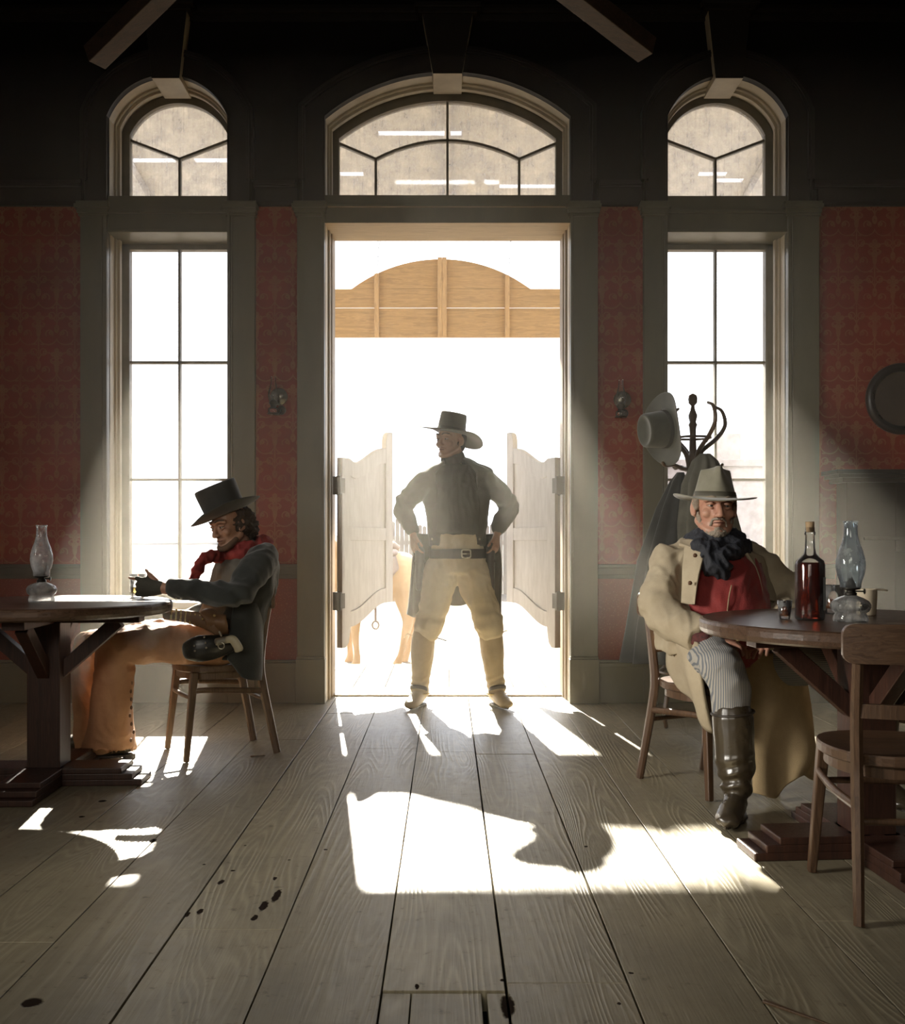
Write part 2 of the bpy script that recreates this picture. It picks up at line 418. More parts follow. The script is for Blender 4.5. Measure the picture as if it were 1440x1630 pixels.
# ---------------------------------------------------------------- floor
mb = MB(); rr = random.Random(3)
W = .2925
for k in range(-15, 15):
    xa = -.154+W*k; xb = xa+W
    g0 = rr.choice((.0012, .002, .003)); g1 = rr.choice((.0012, .002, .0028))
    ys = [-2.1]; y_ = -2.1+rr.uniform(1, 3)
    if k == 0: ys += [.2, 2.355, 5.0]
    elif k == -1: ys += [1.0, 5.08]
    elif k == -2: ys += [2.73, 6.1]
    elif k == -3: ys += [5.3]
    elif k == 2: ys += [1.2, 5.15]
    else:
        while y_ < 6.2: ys.append(y_); y_ += rr.uniform(2.0, 3.6)
    ys.append(6.86)
    if k == 0: # narrow pieces let in near the camera
        pass
    for ya, yb in zip(ys, ys[1:]):
        zt = rr.uniform(-.002, .0)
        if k == 0 and yb < 2.4:
            for a, b_ in ((xa+g0, xa+.068), (xa+.071, xa+.233), (xa+.246, xb-g1)): mb.box((a, ya+.002, -.05), (b_, yb-.004, -.004))
            continue
        n = max(1, int((yb-ya)/.25)); ph = rr.uniform(0, 9)
        for sgn, xe, g in ((0, xa, g0), (1, xb, g1)): pass
        L = [(xa+g0+.0016*noise.noise(V(ya+(yb-ya)*q/n*5, k, 0)), ya+.0015+(yb-ya-.003)*q/n) for q in range(n+1)]
        R = [(xb-g1+.0016*noise.noise(V(ya+(yb-ya)*q/n*5, k, 5)), ya+.0015+(yb-ya-.003)*q/n) for q in range(n+1)]
        mb.prism([(a, b_) for a, b_ in L]+[(a, b_) for a, b_ in R[::-1]], -.05, zt, 'z')
fl = struct('floor', mb, FLOOR, bevel=.0015)
mb = MB(); mb.box((-4.4, -2.1, -.09), (4.4, 6.86, -.052)); trim(mb, BLACK)
mb = MB(); mb.box((-.78, 6.74, .0), (.78, 6.86, .012)); trim(mb, mat('worn_threshold', (.30, .22, .13), .5))

# ---------------------------------------------------------------- front wall with its three arched openings
YF, YB = 6.5, 6.87
SIDE = dict(hw=.386, R=.4165, zc=3.6175); DOOR = dict(hw=.788, R=1.235, zc=2.819)
def arc_path(cx, hw, R, zc, zbot, d=0, n=28):
    hw += d; R += d
    a0 = acos(max(-1, -hw/R)); a1 = acos(min(1, hw/R))
    pts = [(cx-hw, zbot)]
    for k in range(n+1):
        a = a0+(a1-a0)*k/n; pts.append((cx+R*cos(a), zc+R*sin(a)))
    pts.append((cx+hw, zbot)); return pts
def arch_band(mb, cx, G, zbot, d0, d1, y0, y1):
    return mb.strip(arc_path(cx, zbot=zbot, d=d0, **G), arc_path(cx, zbot=zbot, d=d1, **G), y0, y1)
mb = MB()
ops = [(-1.8, SIDE, .62), (0, DOOR, 0), (1.8, SIDE, .62)]
ZT = 4.95; xs = [-4.3]
for cx, G, zb in ops: xs += [cx-G['hw'], cx+G['hw']]
xs.append(4.3)
for i in range(0, len(xs), 2): mb.box((xs[i], YF, -.2), (xs[i+1], YB, ZT))
for cx, G, zb in ops:
    p = arc_path(cx, zbot=0, **G)[1:-1]
    mb.strip(p, [(a, ZT) for a, b_ in p], YF, YB)
    if zb: mb.box((cx-G['hw'], YF+.04, -.2), (cx+G['hw'], YB, zb))
bmesh.ops.recalc_face_normals(mb.bm, faces=mb.bm.faces)
for f in mb.bm.faces:
    c = f.calc_center_median(); f.material_index = 0 if (abs(c.y-YF) < .001) else 1
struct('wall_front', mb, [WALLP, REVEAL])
SW = mat('brown_plaster', (.10, .055, .04), .7)
for nm, lo, hi in (('wall_left', (-4.3, -2.1, -.2), (-4.2, 6.5, ZT)), ('wall_right', (4.2, -2.1, -.2), (4.3, 6.5, ZT)), ('wall_back', (-4.3, -2.2, -.2), (4.3, -2.1, ZT))):
    struct(nm, MB().box(lo, hi), SW)
DW = wood('dark_ceiling_boards', (.05, .035, .022), (.02, .014, .01), 'y')
mb = MB()
for k in range(44): mb.box((-4.3+.196*k, -2.1, 4.9), (-4.3+.196*k+.19, 6.6, 4.95))
mb.box((-4.3, -2.1, 4.95), (4.3, 6.9, 5.0))
struct('ceiling', mb, DW)

# ---------------------------------------------------------------- trim
def casing(x0, x1, z0, z1, y=6.46):
    mb = MB(); mb.box((x0, y, z0), (x1, YF+.02, z1)); return mb
for x0, x1, inner in ((-2.36, -2.186, 1), (-1.414, -1.238, 0), (1.262, 1.414, 1), (2.186, 2.39, 0)):
    mb = casing(x0, x1, .0, 3.16)
    ix = x1 if inner else x0; s = -1 if inner else 1
    mb.box((min(ix, ix+s*.02), 6.448, .3), (max(ix, ix+s*.02), 6.47, 3.16)); mb.box((min(ix+s*.03, ix+s*.036), 6.454, .3), (max(ix+s*.03, ix+s*.036), 6.47, 3.16))
    trim(mb, PAINT, bevel=.003)
for x0, x1 in ((-.967, -.79), (.79, .967)):
    mb = casing(x0, x1, 0, 3.16); ix = x1 if x0 < 0 else x0; s = -1 if x0 < 0 else 1
    mb.box((min(ix, ix+s*.018), 6.446, .3), (max(ix, ix+s*.018), 6.47, 3.16))
    trim(mb, PAINT, bevel=.003)
    mb = MB(); mb.box((x0-.006, 6.435, 0), (x1+.006, 6.5, .285)); mb.box((x0-.002, 6.445, .285), (x1+.002, 6.5, .30)); trim(mb, PAINT, bevel=.003)
# capitals
for x0, x1 in ((-2.36, -2.186), (-1.414, -1.238), (-.967, -.79), (.79, .967), (1.262, 1.414), (2.186, 2.39)):
    mb = MB()
    for k, (za, zb_, pr) in enumerate(((3.13, 3.15, .01), (3.15, 3.18, .018), (3.18, 3.205, .032), (3.205, 3.225, .022))):
        mb.box((x0-pr, 6.46-pr, za), (x1+pr*.6, 6.52, zb_))
    trim(mb, PAINT, bevel=.003)
# architrave line over the wallpaper and the panel mouldings above
mb = MB()
for x0, x1 in ((-4.2, -2.36), (-1.238, -.967), (.967, 1.262), (2.39, 4.2)):
    mb.box((x0, 6.475, 3.205), (x1, 6.52, 3.235)); mb.box((x0, 6.485, 3.235), (x1, 6.52, 3.32))
trim(mb, DARKTRIM, bevel=.003)
def moulding(mb, a, b_, y=6.5):
    (xa, za), (xb, zb_) = a, b_
    for w_, d in ((.06, .014), (.036, .026), (.014, .036)):
        mb.beam((xa, y-d/2, za), (xb, y-d/2, zb_), d, w_, up=(0, 0, 1) if abs(zb_-za) < .01 else (1, 0, 0))
mb = MB()
for x0, x1 in ((-4.2, -2.36), (-1.25, -.98), (.98, 1.25), (2.36, 4.2)):
    moulding(mb, (x0, 3.345), (x1, 3.345))
trim(mb, DARKTRIM, bevel=.002)
for cx, G in ((-1.8, SIDE), (0, DOOR), (1.8, SIDE)):
    mb = MB(); arch_band(mb, cx, G, 3.225, .0, .15, 6.455, 6.5); arch_band(mb, cx, G, 3.36, .125, .168, 6.437, 6.5); arch_band(mb, cx, G, 3.225, .14, .152, 6.43, 6.5)
    arch_band(mb, cx, G, 3.225, .0, .014, 6.447, 6.5)
    trim(mb, DARKTRIM, bevel=.002)
# keystones
for cx, wb, wt, zb_, zt in ((-1.795, .088, .135, 3.99, 4.42), (0.0, .093, .16, 4.02, 4.40), (1.795, .088, .135, 3.99, 4.42)):
    mb = MB(); mb.prism([(cx-wb, zb_), (cx+wb, zb_), (cx+wt, zt), (cx-wt, zt)], 6.40, 6.70)
    mb.box((cx-wt-.03, 6.38, zt), (cx+wt+.03, 6.5, zt+.03)); mb.box((cx-wt-.05, 6.36, zt+.03), (cx+wt+.05, 6.5, zt+.06))
    bmesh.ops.recalc_face_normals(mb.bm, faces=mb.bm.faces)
    for f in mb.bm.faces:
        c = f.calc_center_median(); f.material_index = 1 if (c.z < zb_+.01 or abs(c.y-6.40) > .02 and c.y > 6.5) else 0  # underside and sides take the lightened paint, bounce light put into colour
    trim(mb, [DARKTRIM, REVEAL], bevel=.002)
mb = MB()
for z0, z1, pr in ((4.40, 4.44, .02), (4.44, 4.47, .045), (4.47, 4.50, .03), (4.80, 4.9, .10)): mb.box((-4.2, 6.5-pr, z0), (4.2, 6.52, z1))
trim(mb, DARKTRIM, bevel=.002)
# chair rail and baseboards
mb = MB()
for x0, x1 in ((-4.2, -2.36), (-1.238, -.967), (.967, 1.262), (2.39, 2.5)):
    for z0, z1, pr in ((.80, .825, .02), (.825, .87, .028), (.87, .893, .04)): mb.box((x0, 6.5-pr, z0), (x1, 6.52, z1))
trim(mb, mat('brown_chair_rail', (.085, .068, .042), .5, spec=.3), bevel=.003)
mb = MB()
for x0, x1 in ((-4.2, -2.36), (-1.238, -.967), (.967, 1.262), (2.39, 2.5)):
    mb.box((x0, 6.465, 0), (x1, 6.52, .235)); mb.box((x0, 6.452, .235), (x1, 6.52, .26)); mb.box((x0, 6.475, .26), (x1, 6.52, .275))
struct('baseboard_front', mb, PAINT, bevel=.003)
for nm, xx in (('baseboard_left', -4.2), ('baseboard_right', 4.17)):
    struct(nm, MB().box((xx, -2.1, 0), (xx+.03, 6.5, .25)), PAINT)
# door head beam, jamb linings
mb = MB(); mb.box((-.79, 6.468, 3.09), (.79, YB-.002, 3.27)); mb.box((-.79, 6.452, 3.19), (.79, 6.47, 3.21))
mb.box((-.79, 6.66, 3.27), (.79, 6.84, 3.30))
bmesh.ops.recalc_face_normals(mb.bm, faces=mb.bm.faces)
for f in mb.bm.faces: f.material_index = 1 if f.normal.z < -.5 else 0
trim(mb, [PAINT, wood('raw_door_head', (.50, .38, .22), (.33, .24, .14), 'x', .6)], bevel=.002)
JAMB = wood('weathered_jamb', (.36, .28, .17), (.22, .16, .10), 'z', .6)
for s in (-1, 1):
    mb = MB()
    mb.box((min(s*.788, s*.775), 6.62, 0), (max(s*.788, s*.775), 6.70, 3.09)); mb.box((min(s*.788, s*.767), 6.70, 0), (max(s*.788, s*.767), 6.868, 3.09))
    trim(mb, JAMB, bevel=.002)

# ---------------------------------------------------------------- windows
def glass_mat(name, dust, tint=(1, 1, 1), fres=.08):
    m, t, b = newmat(name)
    t.n.remove(b); out = t.n['Material Output']
    pos = t.node('ShaderNodeTexCoord').outputs['Object']
    tr = t.node('ShaderNodeBsdfTransparent', {0: c4(tint)}).outputs[0]
    gl = t.node('ShaderNodeBsdfGlossy', {0: (1, 1, 1, 1), 'Roughness': .05}).outputs[0]
    fz = t.node('ShaderNodeFresnel', {0: 1.45}).outputs[0]
    m1 = t.node('ShaderNodeMixShader', {0: t.m('MULTIPLY', fz, .6), 1: tr, 2: gl}).outputs[0]
    df = t.node('ShaderNodeBsdfTranslucent', {0: (.70, .73, .80, 1)}).outputs[0]
    d2 = t.node('ShaderNodeBsdfDiffuse', {0: (.6, .57, .5, 1)}).outputs[0]
    dd = t.node('ShaderNodeMixShader', {0: .35, 1: df, 2: d2}).outputs[0]
    n1 = t.noise(pos, 9, 5, .7); n2 = t.noise(t.mapping(pos, (60, 60, 4)), 1, 3, .6)
    a = t.m('MULTIPLY', t.m('ADD', t.ramp(n1, .3, .75), t.m('MULTIPLY', t.ramp(n2, .5, .8), .5)), dust)
    m2 = t.node('ShaderNodeMixShader', {0: a, 1: m1, 2: dd}).outputs[0]
    t.l.new(m2, out.inputs[0])
    return m
PANE = glass_mat('window_glass', .05); DUSTY = glass_mat('dusty_transom_glass', .42)
def window(n, cx, G, zbot_transom, lower, muntins_mb):
    root = thing('window_%d' % n, (cx, 6.77, zbot_transom)); root['kind'] = 'structure'
    zb = .66 if lower else 3.27
    mb = MB()
    arch_band(mb, cx, G, zb, -.027, .0, 6.63, 6.67); arch_band(mb, cx, G, zb, -.012, .0, 6.60, 6.63)
    obj('window_stop', mb, REVEAL, root, bevel=.002)
    mb = MB(); d = -.057 if lower else -.062
    arch_band(mb, cx, G, zbot_transom-.02, d, -.0, 6.735, 6.80)
    mb.box((cx-G['hw'], 6.735, zbot_transom-.04), (cx+G['hw'], 6.80, zbot_transom+.0))
    obj('transom_frame', mb, SASH, root, bevel=.002)
    obj('muntin', muntins_mb, SASH, root, bevel=.0015)
    # transom pane
    mb = MB(); p = arc_path(cx, zbot=zbot_transom, d=d+.01, **G)
    mb.prism([(a, b_) for a, b_ in p], 6.768, 6.771); obj('pane', mb, DUSTY, root)
    if lower:
        mb = MB(); mb.box((cx-G['hw'], 6.468, 3.03), (cx+G['hw'], 6.80, zbot_transom-.03)); mb.box((cx-G['hw'], 6.452, 3.15), (cx+G['hw'], 6.47, 3.17)); mb.box((cx-G['hw'], 6.462, 3.03), (cx+G['hw'], 6.47, 3.05))
        obj('transom_bar', mb, PAINT, root, bevel=.003)
        hw = G['hw']; mb = MB()
        for s in (-1, 1): mb.box((min(cx+s*hw, cx+s*(hw-.055)), 6.735, .66), (max(cx+s*hw, cx+s*(hw-.055)), 6.80, 3.03))
        mb.box((cx-hw, 6.735, 2.995), (cx+hw, 6.80, 3.03)); mb.box((cx-hw, 6.735, .64), (cx+hw, 6.80, .70))
        obj('sash', mb, SASH, root, bevel=.002)
        mb = MB(); mb.box((cx-.008, 6.745, .70), (cx+.008, 6.79, 3.0))
        for z_ in (1.454, 2.242): mb.box((cx-hw+.05, 6.745, z_-.008), (cx+hw-.05, 6.79, z_+.008))
        obj('glazing_bar', mb, SASH, root)
        for sx in (-1, 1):
            for z0, z1 in ((.70, 1.454), (1.454, 2.242), (2.242, 2.995)):
                mb = MB(); mb.box((min(cx, cx+sx*(hw-.05)), 6.768, z0), (max(cx, cx+sx*(hw-.05)), 6.771, z1)); obj('pane', mb, PANE, root)
        mb = MB(); mb.box((cx-hw-.03, 6.44, .615), (cx+hw+.03, 6.76, .65)); mb.box((cx-hw, 6.46, .59), (cx+hw, 6.54, .615)); obj('sill', mb, REVEAL, root, bevel=.004)
        mb = MB(); mb.box((cx-hw, 6.49, .0), (cx+hw, 6.54, .60)); mb.box((cx-hw, 6.475, .0), (cx+hw, 6.5, .24)); mb.box((cx-hw, 6.475, .54), (cx+hw, 6.5, .6))
        obj('apron', mb, PAINT, root, bevel=.003)
    return root
for n, cx in ((1, -1.8), (2, 1.8)):
    mb = MB(); zj = 3.61; hw = .329
    mb.box((cx-.008, 6.75, 3.30), (cx+.008, 6.79, zj))
    for s in (-1, 1): mb.beam((cx, 6.77, zj), (cx+s*hw, 6.77, 3.735), .04, .016, up=(0, 0, 1))
    window(n, cx, SIDE, 3.295, True, mb)
mb = MB(); mb.box((-.008, 6.75, 3.28), (.008, 6.79, 3.99))
for s in (-1, 1):
    mb.box((s*.482-.008, 6.75, 3.28), (s*.482+.008, 6.79, 3.61)); mb.beam((s*.482, 6.77, 3.61), (s*.728, 6.77, 3.715), .04, .016)
prev = None
for k in range(17):
    a = k/16; xx = -.482+.964*a; zz = 3.61+.125*(1-(xx/.482)**2)
    if prev: mb.beam(prev, (xx, 6.77, zz), .04, .016)
    prev = (xx, 6.77, zz)
window(3, 0, DOOR, 3.298, False, mb)

def fill_light_window(n, c, nrm, W_, H_):  # unseen window frame with glowing pane, added around a fill light
    root = thing('window_%d' % n, c, None); root['kind'] = 'structure'; c = Vector(c); nrm = Vector(nrm); s_ = V(-nrm.y, nrm.x, 0)
    def bx(mb, a0, a1, z0, z1, d0, d1):
        p = c+s_*a0+nrm*d0; q = c+s_*a1+nrm*d1
        mb.box((min(p.x, q.x), min(p.y, q.y), c.z+z0), (max(p.x, q.x), max(p.y, q.y), c.z+z1)); return mb
    mb = MB(); bx(mb, -W_/2-.12, -W_/2, -H_/2-.1, H_/2+.12, 0, .04); bx(mb, W_/2, W_/2+.12, -H_/2-.1, H_/2+.12, 0, .04); bx(mb, -W_/2, W_/2, H_/2, H_/2+.12, 0, .04); bx(mb, -W_/2-.15, W_/2+.15, -H_/2-.12, -H_/2, 0, .07); obj('casing', mb, PAINT, root, bevel=.003)
    mb = MB(); bx(mb, -.012, .012, -H_/2, H_/2, .005, .03); bx(mb, -W_/2, W_/2, -.012, .012, .005, .03); obj('glazing_bar', mb, SASH, root)
    m, t, b = newmat('glowing_fill_pane'); b.inputs['Base Color'].default_value = (.6, .6, .6, 1); b.inputs['Emission Color'].default_value = (1, .96, .88, 1); b.inputs['Emission Strength'].default_value = .8  # pane glows by itself, the wall behind it is closed
    mb = MB(); bx(mb, -W_/2, W_/2, -H_/2, H_/2, .0, .006); obj('pane', mb, m, root)
fill_light_window(4, (-4.2, 2.0, 1.9), (1, 0, 0), 1.0, 1.6); fill_light_window(5, (-1.0, -2.1, 2.3), (0, 1, 0), 2.6, 1.5)

# ---------------------------------------------------------------- swing doors
GREYP = mat('pale_grey_door_paint', (.52, .50, .50), .6, col2=(.43, .41, .41), ns=10, stretch=(3, 3, .6), bump=.12, bs=60, bstretch=(2, 2, .3))
EDGE = wood('bare_door_edge', (.16, .10, .055), (.10, .06, .035), 'z')
IRON = mat('dull_brown_iron', (.07, .055, .035), .5, .6)
def swing_door(n, hinge, ang, mir):
    root = thing('door_%d' % n, (hinge[0], hinge[1], 0)); root['kind'] = 'structure'; root.rotation_euler = (0, 0, 0)
    rt = Matrix.Rotation(ang, 3, 'Z')
    def put(nm, mb, m, **k):
        for v in mb.bm.verts: v.co = rt @ v.co + V(hinge[0], hinge[1], 0)
        return obj(nm, mb, m, root, **k)
    Wd = .70
    def topz(u): return 1.598 if u < .10 else 1.575+(1.705-1.575)*(.5-.5*cos(pi*min(1, (u-.16)/.44))) if u > .16 else 1.598-.023*(u-.10)/.06
    def botz(u):
        k = max(0, min(1, (u-.11)/(.60-.11))); return .464+(.60-.464)*(.5-.5*cos(pi*k))
    def curve(f, u0, u1, n=14): return [(u0+(u1-u0)*k/n, f(u0+(u1-u0)*k/n)) for k in range(n+1)]
    # hinge stile
    mb = MB(); mb.prism([(0, .332), (.05, .332), (.085, .36), (.10, .41), (.11, .464), (.11, 1.598), (0, 1.598)], -.02, .02); put('hinge_stile', mb, GREYP, bevel=.003)
    mb = MB(); mb.box((-.003, -.0195, .334), (0.001, .0195, 1.597)); put('bare_edge', mb, EDGE)
    mb = MB(); mb.prism([(.60, .60), (.70, .60), (.70, 1.826), (.655, 1.826), (.62, 1.81), (.605, 1.77), (.60, 1.70)], -.02, .02); put('meeting_stile', mb, GREYP, bevel=.003)
    mb = MB(); a = curve(topz, .11, .60); b_ = curve(lambda u: topz(u)-.11, .11, .60); mb.strip(b_, a, -.019, .019); put('top_rail', mb, GREYP, bevel=.003)
    mb = MB(); a = curve(botz, .11, .60); b_ = curve(lambda u: botz(u)+.105, .11, .60); mb.strip(a, b_, -.019, .019); put('bottom_rail', mb, GREYP, bevel=.003)
    mb = MB(); mb.box((.11, -.019, 1.045), (.60, .019, 1.135)); put('lock_rail', mb, GREYP, bevel=.003)
    for z0, z1 in ((1.13, None), (None, 1.05)):
        mb = MB()
        if z1 is None: a = curve(lambda u: z0, .11, .60); b_ = curve(lambda u: topz(u)-.10, .11, .60)
        else: a = curve(lambda u: botz(u)+.095, .11, .60); b_ = curve(lambda u: z1, .11, .60)
        mb.strip(a, b_, -.008, .008); put('panel', mb, GREYP)
    for z_ in (1.41, .645):
        h = MB(); h.limb([((-.02, 0, z_-.055), .013), ((-.02, 0, z_+.055), .013)], n=12); h.box((-.016, -.023, z_-.05), (.032, .023, z_+.05)); h.box((-.04, -.03, z_-.06), (-.02, .03, z_+.06)); put('hinge', h, IRON, bevel=.002)
    if mir: pass
    return root
th = radians(64.5); swing_door(1, (-.715, 6.67), th, False)
swing_door(2, (.73, 6.67), pi-radians(66.2), True)

# ---------------------------------------------------------------- roof braces overhead
BR = wood('dark_roof_brace', (.08, .045, .025), (.035, .02, .012), 'x', .6)
for s, a, b_ in ((-1, at(150, 92, 5.3), at(330, -85, 4.9)), (1, at(1030, 80, 5.3), at(850, -60, 4.9))):
    mb = MB(); mb.beam(a, b_, .10, .11, up=(0, -1, .2)); trim(mb, BR, bevel=.004)

# ---------------------------------------------------------------- outside: porch, sign, ground
DECK = wood('sun_bleached_deck', (.22, .19, .15), (.10, .08, .055), 'y', .8, .3)
mb = MB()
for k in range(52): mb.box((-7+.27*k, 7.5, -.23), (-7+.27*k+.262, 10.0, -.19))
mb.box((-7, 6.87, -.09), (7, 7.12, -.05)); mb.box((-7, 7.125, -.09), (7, 7.48, -.05)); mb.box((-7, 6.87, -.23), (7, 7.5, -.09)); mb.box((-7, 9.9, -.5), (7, 9.98, -.235))
struct('porch_deck', mb, DECK)
ROOFM = wood('porch_roof_boards', (.66, .66, .68), (.56, .56, .58), 'x', .8)
mb = MB()
def rz(Y): return 4.75-.1806*(Y-6.9)
gaps = [(8.87, (-2.78, -2.40)), (8.87, (-2.23, -1.85)), (8.46, (-.58, .12)), (9.09, (-.98, -.76)), (9.30, (.48, 1.0)), (9.09, (2.27, 2.52)), (9.2, (2.45, 2.7))]
ycuts = sorted(set([6.87, 7.2, 7.55, 7.9, 8.2, 10.0]+[g[0]+d for g in gaps for d in (-.03, .03)]))
for ya, yb in zip(ycuts, ycuts[1:]):
    seg = [(-7, 7)]
    for gy, (ga, gb) in gaps:
        if ya >= gy-.031 and yb <= gy+.031:
            ns = []
            for a, b_ in seg:
                if ga > a and gb < b_: ns += [(a, ga), (gb, b_)]
                else: ns.append((a, b_))
            seg = ns
    for a, b_ in seg:
        v = [mb.bm.verts.new(q) for q in ((a, ya, rz(ya)), (b_, ya, rz(ya)), (b_, yb, rz(yb)), (a, yb, rz(yb)), (a, ya, rz(ya)+.03), (b_, ya, rz(ya)+.03), (b_, yb, rz(yb)+.03), (a, yb, rz(yb)+.03))]
        for f in ((0, 1, 2, 3), (4, 7, 6, 5), (0, 4, 5, 1), (1, 5, 6, 2), (2, 6, 7, 3), (3, 7, 4, 0)): mb._q([v[i] for i in f])
for k in range(9): mb.beam((-5.6+1.4*k, 6.9, rz(6.9)-.06), (-5.6+1.4*k, 9.95, rz(9.95)-.06), .05, .10)
struct('porch_roof', mb, ROOFM)
mb = MB()
for s in (-1, 1):
    for xx in (3.4, 6.6): mb.box((s*xx-.06, 9.8, -.2), (s*xx+.06, 9.92, rz(9.86)-.02))
struct('porch_posts', mb, DECK, bevel=.006)

SIGNW = wood('sign_boards', (.50, .33, .165), (.29, .19, .095), 'x', .7, .4)
root = thing('hanging_sign', (-.065, 10, 3.05), 'back of an arched plank sign hung on chains outside above the doorway', 'sign')
cx, hwS = -.065, .885; RS = (hwS**2+.295**2)/(2*.295); zcS = 3.535+.295-RS
for za, zb_ in ((3.053, 3.345), (3.352, 3.535)):
    obj('board', MB().box((cx-1.55, 9.97, za), (cx+1.55, 10.0, zb_)), SIGNW, root, bevel=.003)
mb = MB(); p = [(cx-hwS+2*hwS*k/24, zcS+sqrt(RS**2-(-hwS+2*hwS*k/24)**2)) for k in range(25)]
mb.strip([(a, 3.537) for a, b_ in p], p, 9.97, 10.0); obj('arched_board', mb, SIGNW, root)
BAT = wood('sign_battens', (.56, .38, .20), (.35, .23, .12), 'z', .7, .4)
for xx, zt in ((-.70, 3.68), (-.075, 3.84), (-.03, 3.84), (.59, 3.66)):
    obj('batten', MB().box((xx-.022, 9.93, 3.055), (xx+.022, 9.97, zt)), BAT, root, bevel=.004)
for xx, zt in ((-.70, 3.66), (.60, 3.64)):
    mb = MB()
    for k in range(14):
        z_ = zt+k*.042; r3 = Matrix.Rotation(pi/2*(k % 2), 3, 'Z')
        q = [V(.010*cos(a), 0, .024*sin(a)) for a in [2*pi*i/10 for i in range(11)]]
        for a, b_ in zip(q, q[1:]): mb.beam(r3 @ a+V(xx+.003*k, 9.95, z_), r3 @ b_+V(xx+.003*k, 9.95, z_), .005, .005)
    obj('chain', mb, IRON, root)

GRD, t_, b_g = newmat('pale_dusty_ground')
pos_ = t_.node('ShaderNodeTexCoord').outputs['Object']; xyz_ = t_.node('ShaderNodeSeparateXYZ', {0: pos_}).outputs
gn = t_.noise(t_.mapping(pos_, (.5, 1.6, 1)), 1.3, 5, .65)
near_ = t_.mix(t_.ramp(gn, .35, .65), (.19, .16, .12, 1), (.08, .058, .04, 1))
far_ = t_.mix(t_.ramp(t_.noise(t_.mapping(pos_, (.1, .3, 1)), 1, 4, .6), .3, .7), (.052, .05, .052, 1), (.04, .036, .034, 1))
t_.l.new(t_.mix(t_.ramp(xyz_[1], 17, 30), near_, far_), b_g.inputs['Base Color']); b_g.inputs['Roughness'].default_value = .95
t_.l.new(t_.node('ShaderNodeBump', {'Strength': .6, 'Distance': .06, 'Height': gn}).outputs[0], b_g.inputs['Normal'])
mb = MB(); G_ = [[mb.bm.verts.new((x_, y_, -.5+.03*noise.noise(V(x_*.5, y_*.5, 1))*(1 if y_ < 60 else 0))) for x_ in [-200, -60, -20]+[-12+1.2*i for i in range(21)]+[20, 60, 200]] for y_ in [6.9]+[10+1.3*j for j in range(20)]+[45, 80, 150, 300]]
for a, b_ in zip(G_, G_[1:]):
    for i in range(len(a)-1): mb._q([a[i], a[i+1], b_[i+1], b_[i]])
struct('ground', mb, GRD, smooth=True)
mb = MB(); mb.sheet([[V(-220+i*20, 240, -1) for i in range(23)], [V(-220+i*20, 250, 2+2.5*noise.noise(V(i*.35, 0, 4))) for i in range(23)], [V(-220+i*20, 262, -1) for i in range(23)]], th=.5, sub=3)
struct('distant_hills', mb, mat('far_hills', (.05, .05, .055), .9), smooth=True)
# dry grass below the left window
gm = mat('dry_grass', (.08, .065, .045), .9); mb = MB(); rg = random.Random(5)
for k in range(420):
    x_ = rg.uniform(-9.5, -3.4); y_ = rg.uniform(11, 19); h_ = rg.uniform(.25, .75); dx = rg.uniform(-.12, .12)
    v = [mb.bm.verts.new(q) for q in ((x_-.012, y_, -.52), (x_+.012, y_, -.52), (x_+dx+.004, y_, -.5+h_), (x_+dx-.004, y_, -.5+h_))]; mb._q(v)
o = obj('dry_grass', mb, gm); tag(o, 'pale dry grass growing on the plain beyond the left window', 'grass', kind='stuff')
# fence and building
FW = wood('grey_fence_planks', (.20, .17, .14), (.13, .11, .09), 'z', .8)
mb = MB(); rg = random.Random(8)
for k in range(46):
    x_ = -2.2+.125*k; h_ = 1.45+rg.uniform(-.06, .06)+(.12 if x_ < -1 else 0); mb.prism([(x_, -.5), (x_+.115, -.5), (x_+.115, h_-.04), (x_+.058, h_), (x_, h_-.04)], 28, 28.03)
root = thing('plank_fence', (.6, 28, -.5), 'weathered vertical plank fence across the yard behind the standing man', 'fence')
obj('planks', mb, FW, root)
for z_ in (-.1, .9): obj('rail', MB().box((-2.2, 28.03, z_), (3.55, 28.1, z_+.09)), FW, root)
for x_ in (-2.1, -.2, 1.7, 3.4): obj('post', MB().box((x_-.06, 28.1, -.5), (x_+.06, 28.22, 1.4)), FW, root)
# low leaning rail pile in front of the fence
root = thing('adobe_building', (9, 32, -.5), 'pale flat roofed building with a square tower seen through the right window', 'building')
AD = mat('pale_pink_adobe', (.32, .27, .25), .9, bump=.3, bs=3)
obj('wall', MB().box((6.2, 30, -.6), (15, 36, 3.35)), AD, root, bevel=.04)
obj('tower', MB().box((8.05, 30.3, 3.3), (8.85, 31.2, 4.22)), AD, root, bevel=.03)
obj('parapet', MB().box((6.1, 29.9, 3.2), (15.1, 30.2, 3.42)), AD, root, bevel=.02)
for x_ in (7.4, 10.2, 12.6): obj('window', MB().box((x_-.35, 29.95, .9), (x_+.35, 30.02, 1.9)), mat('shadowed_window', (.2, .17, .15), .5), root)

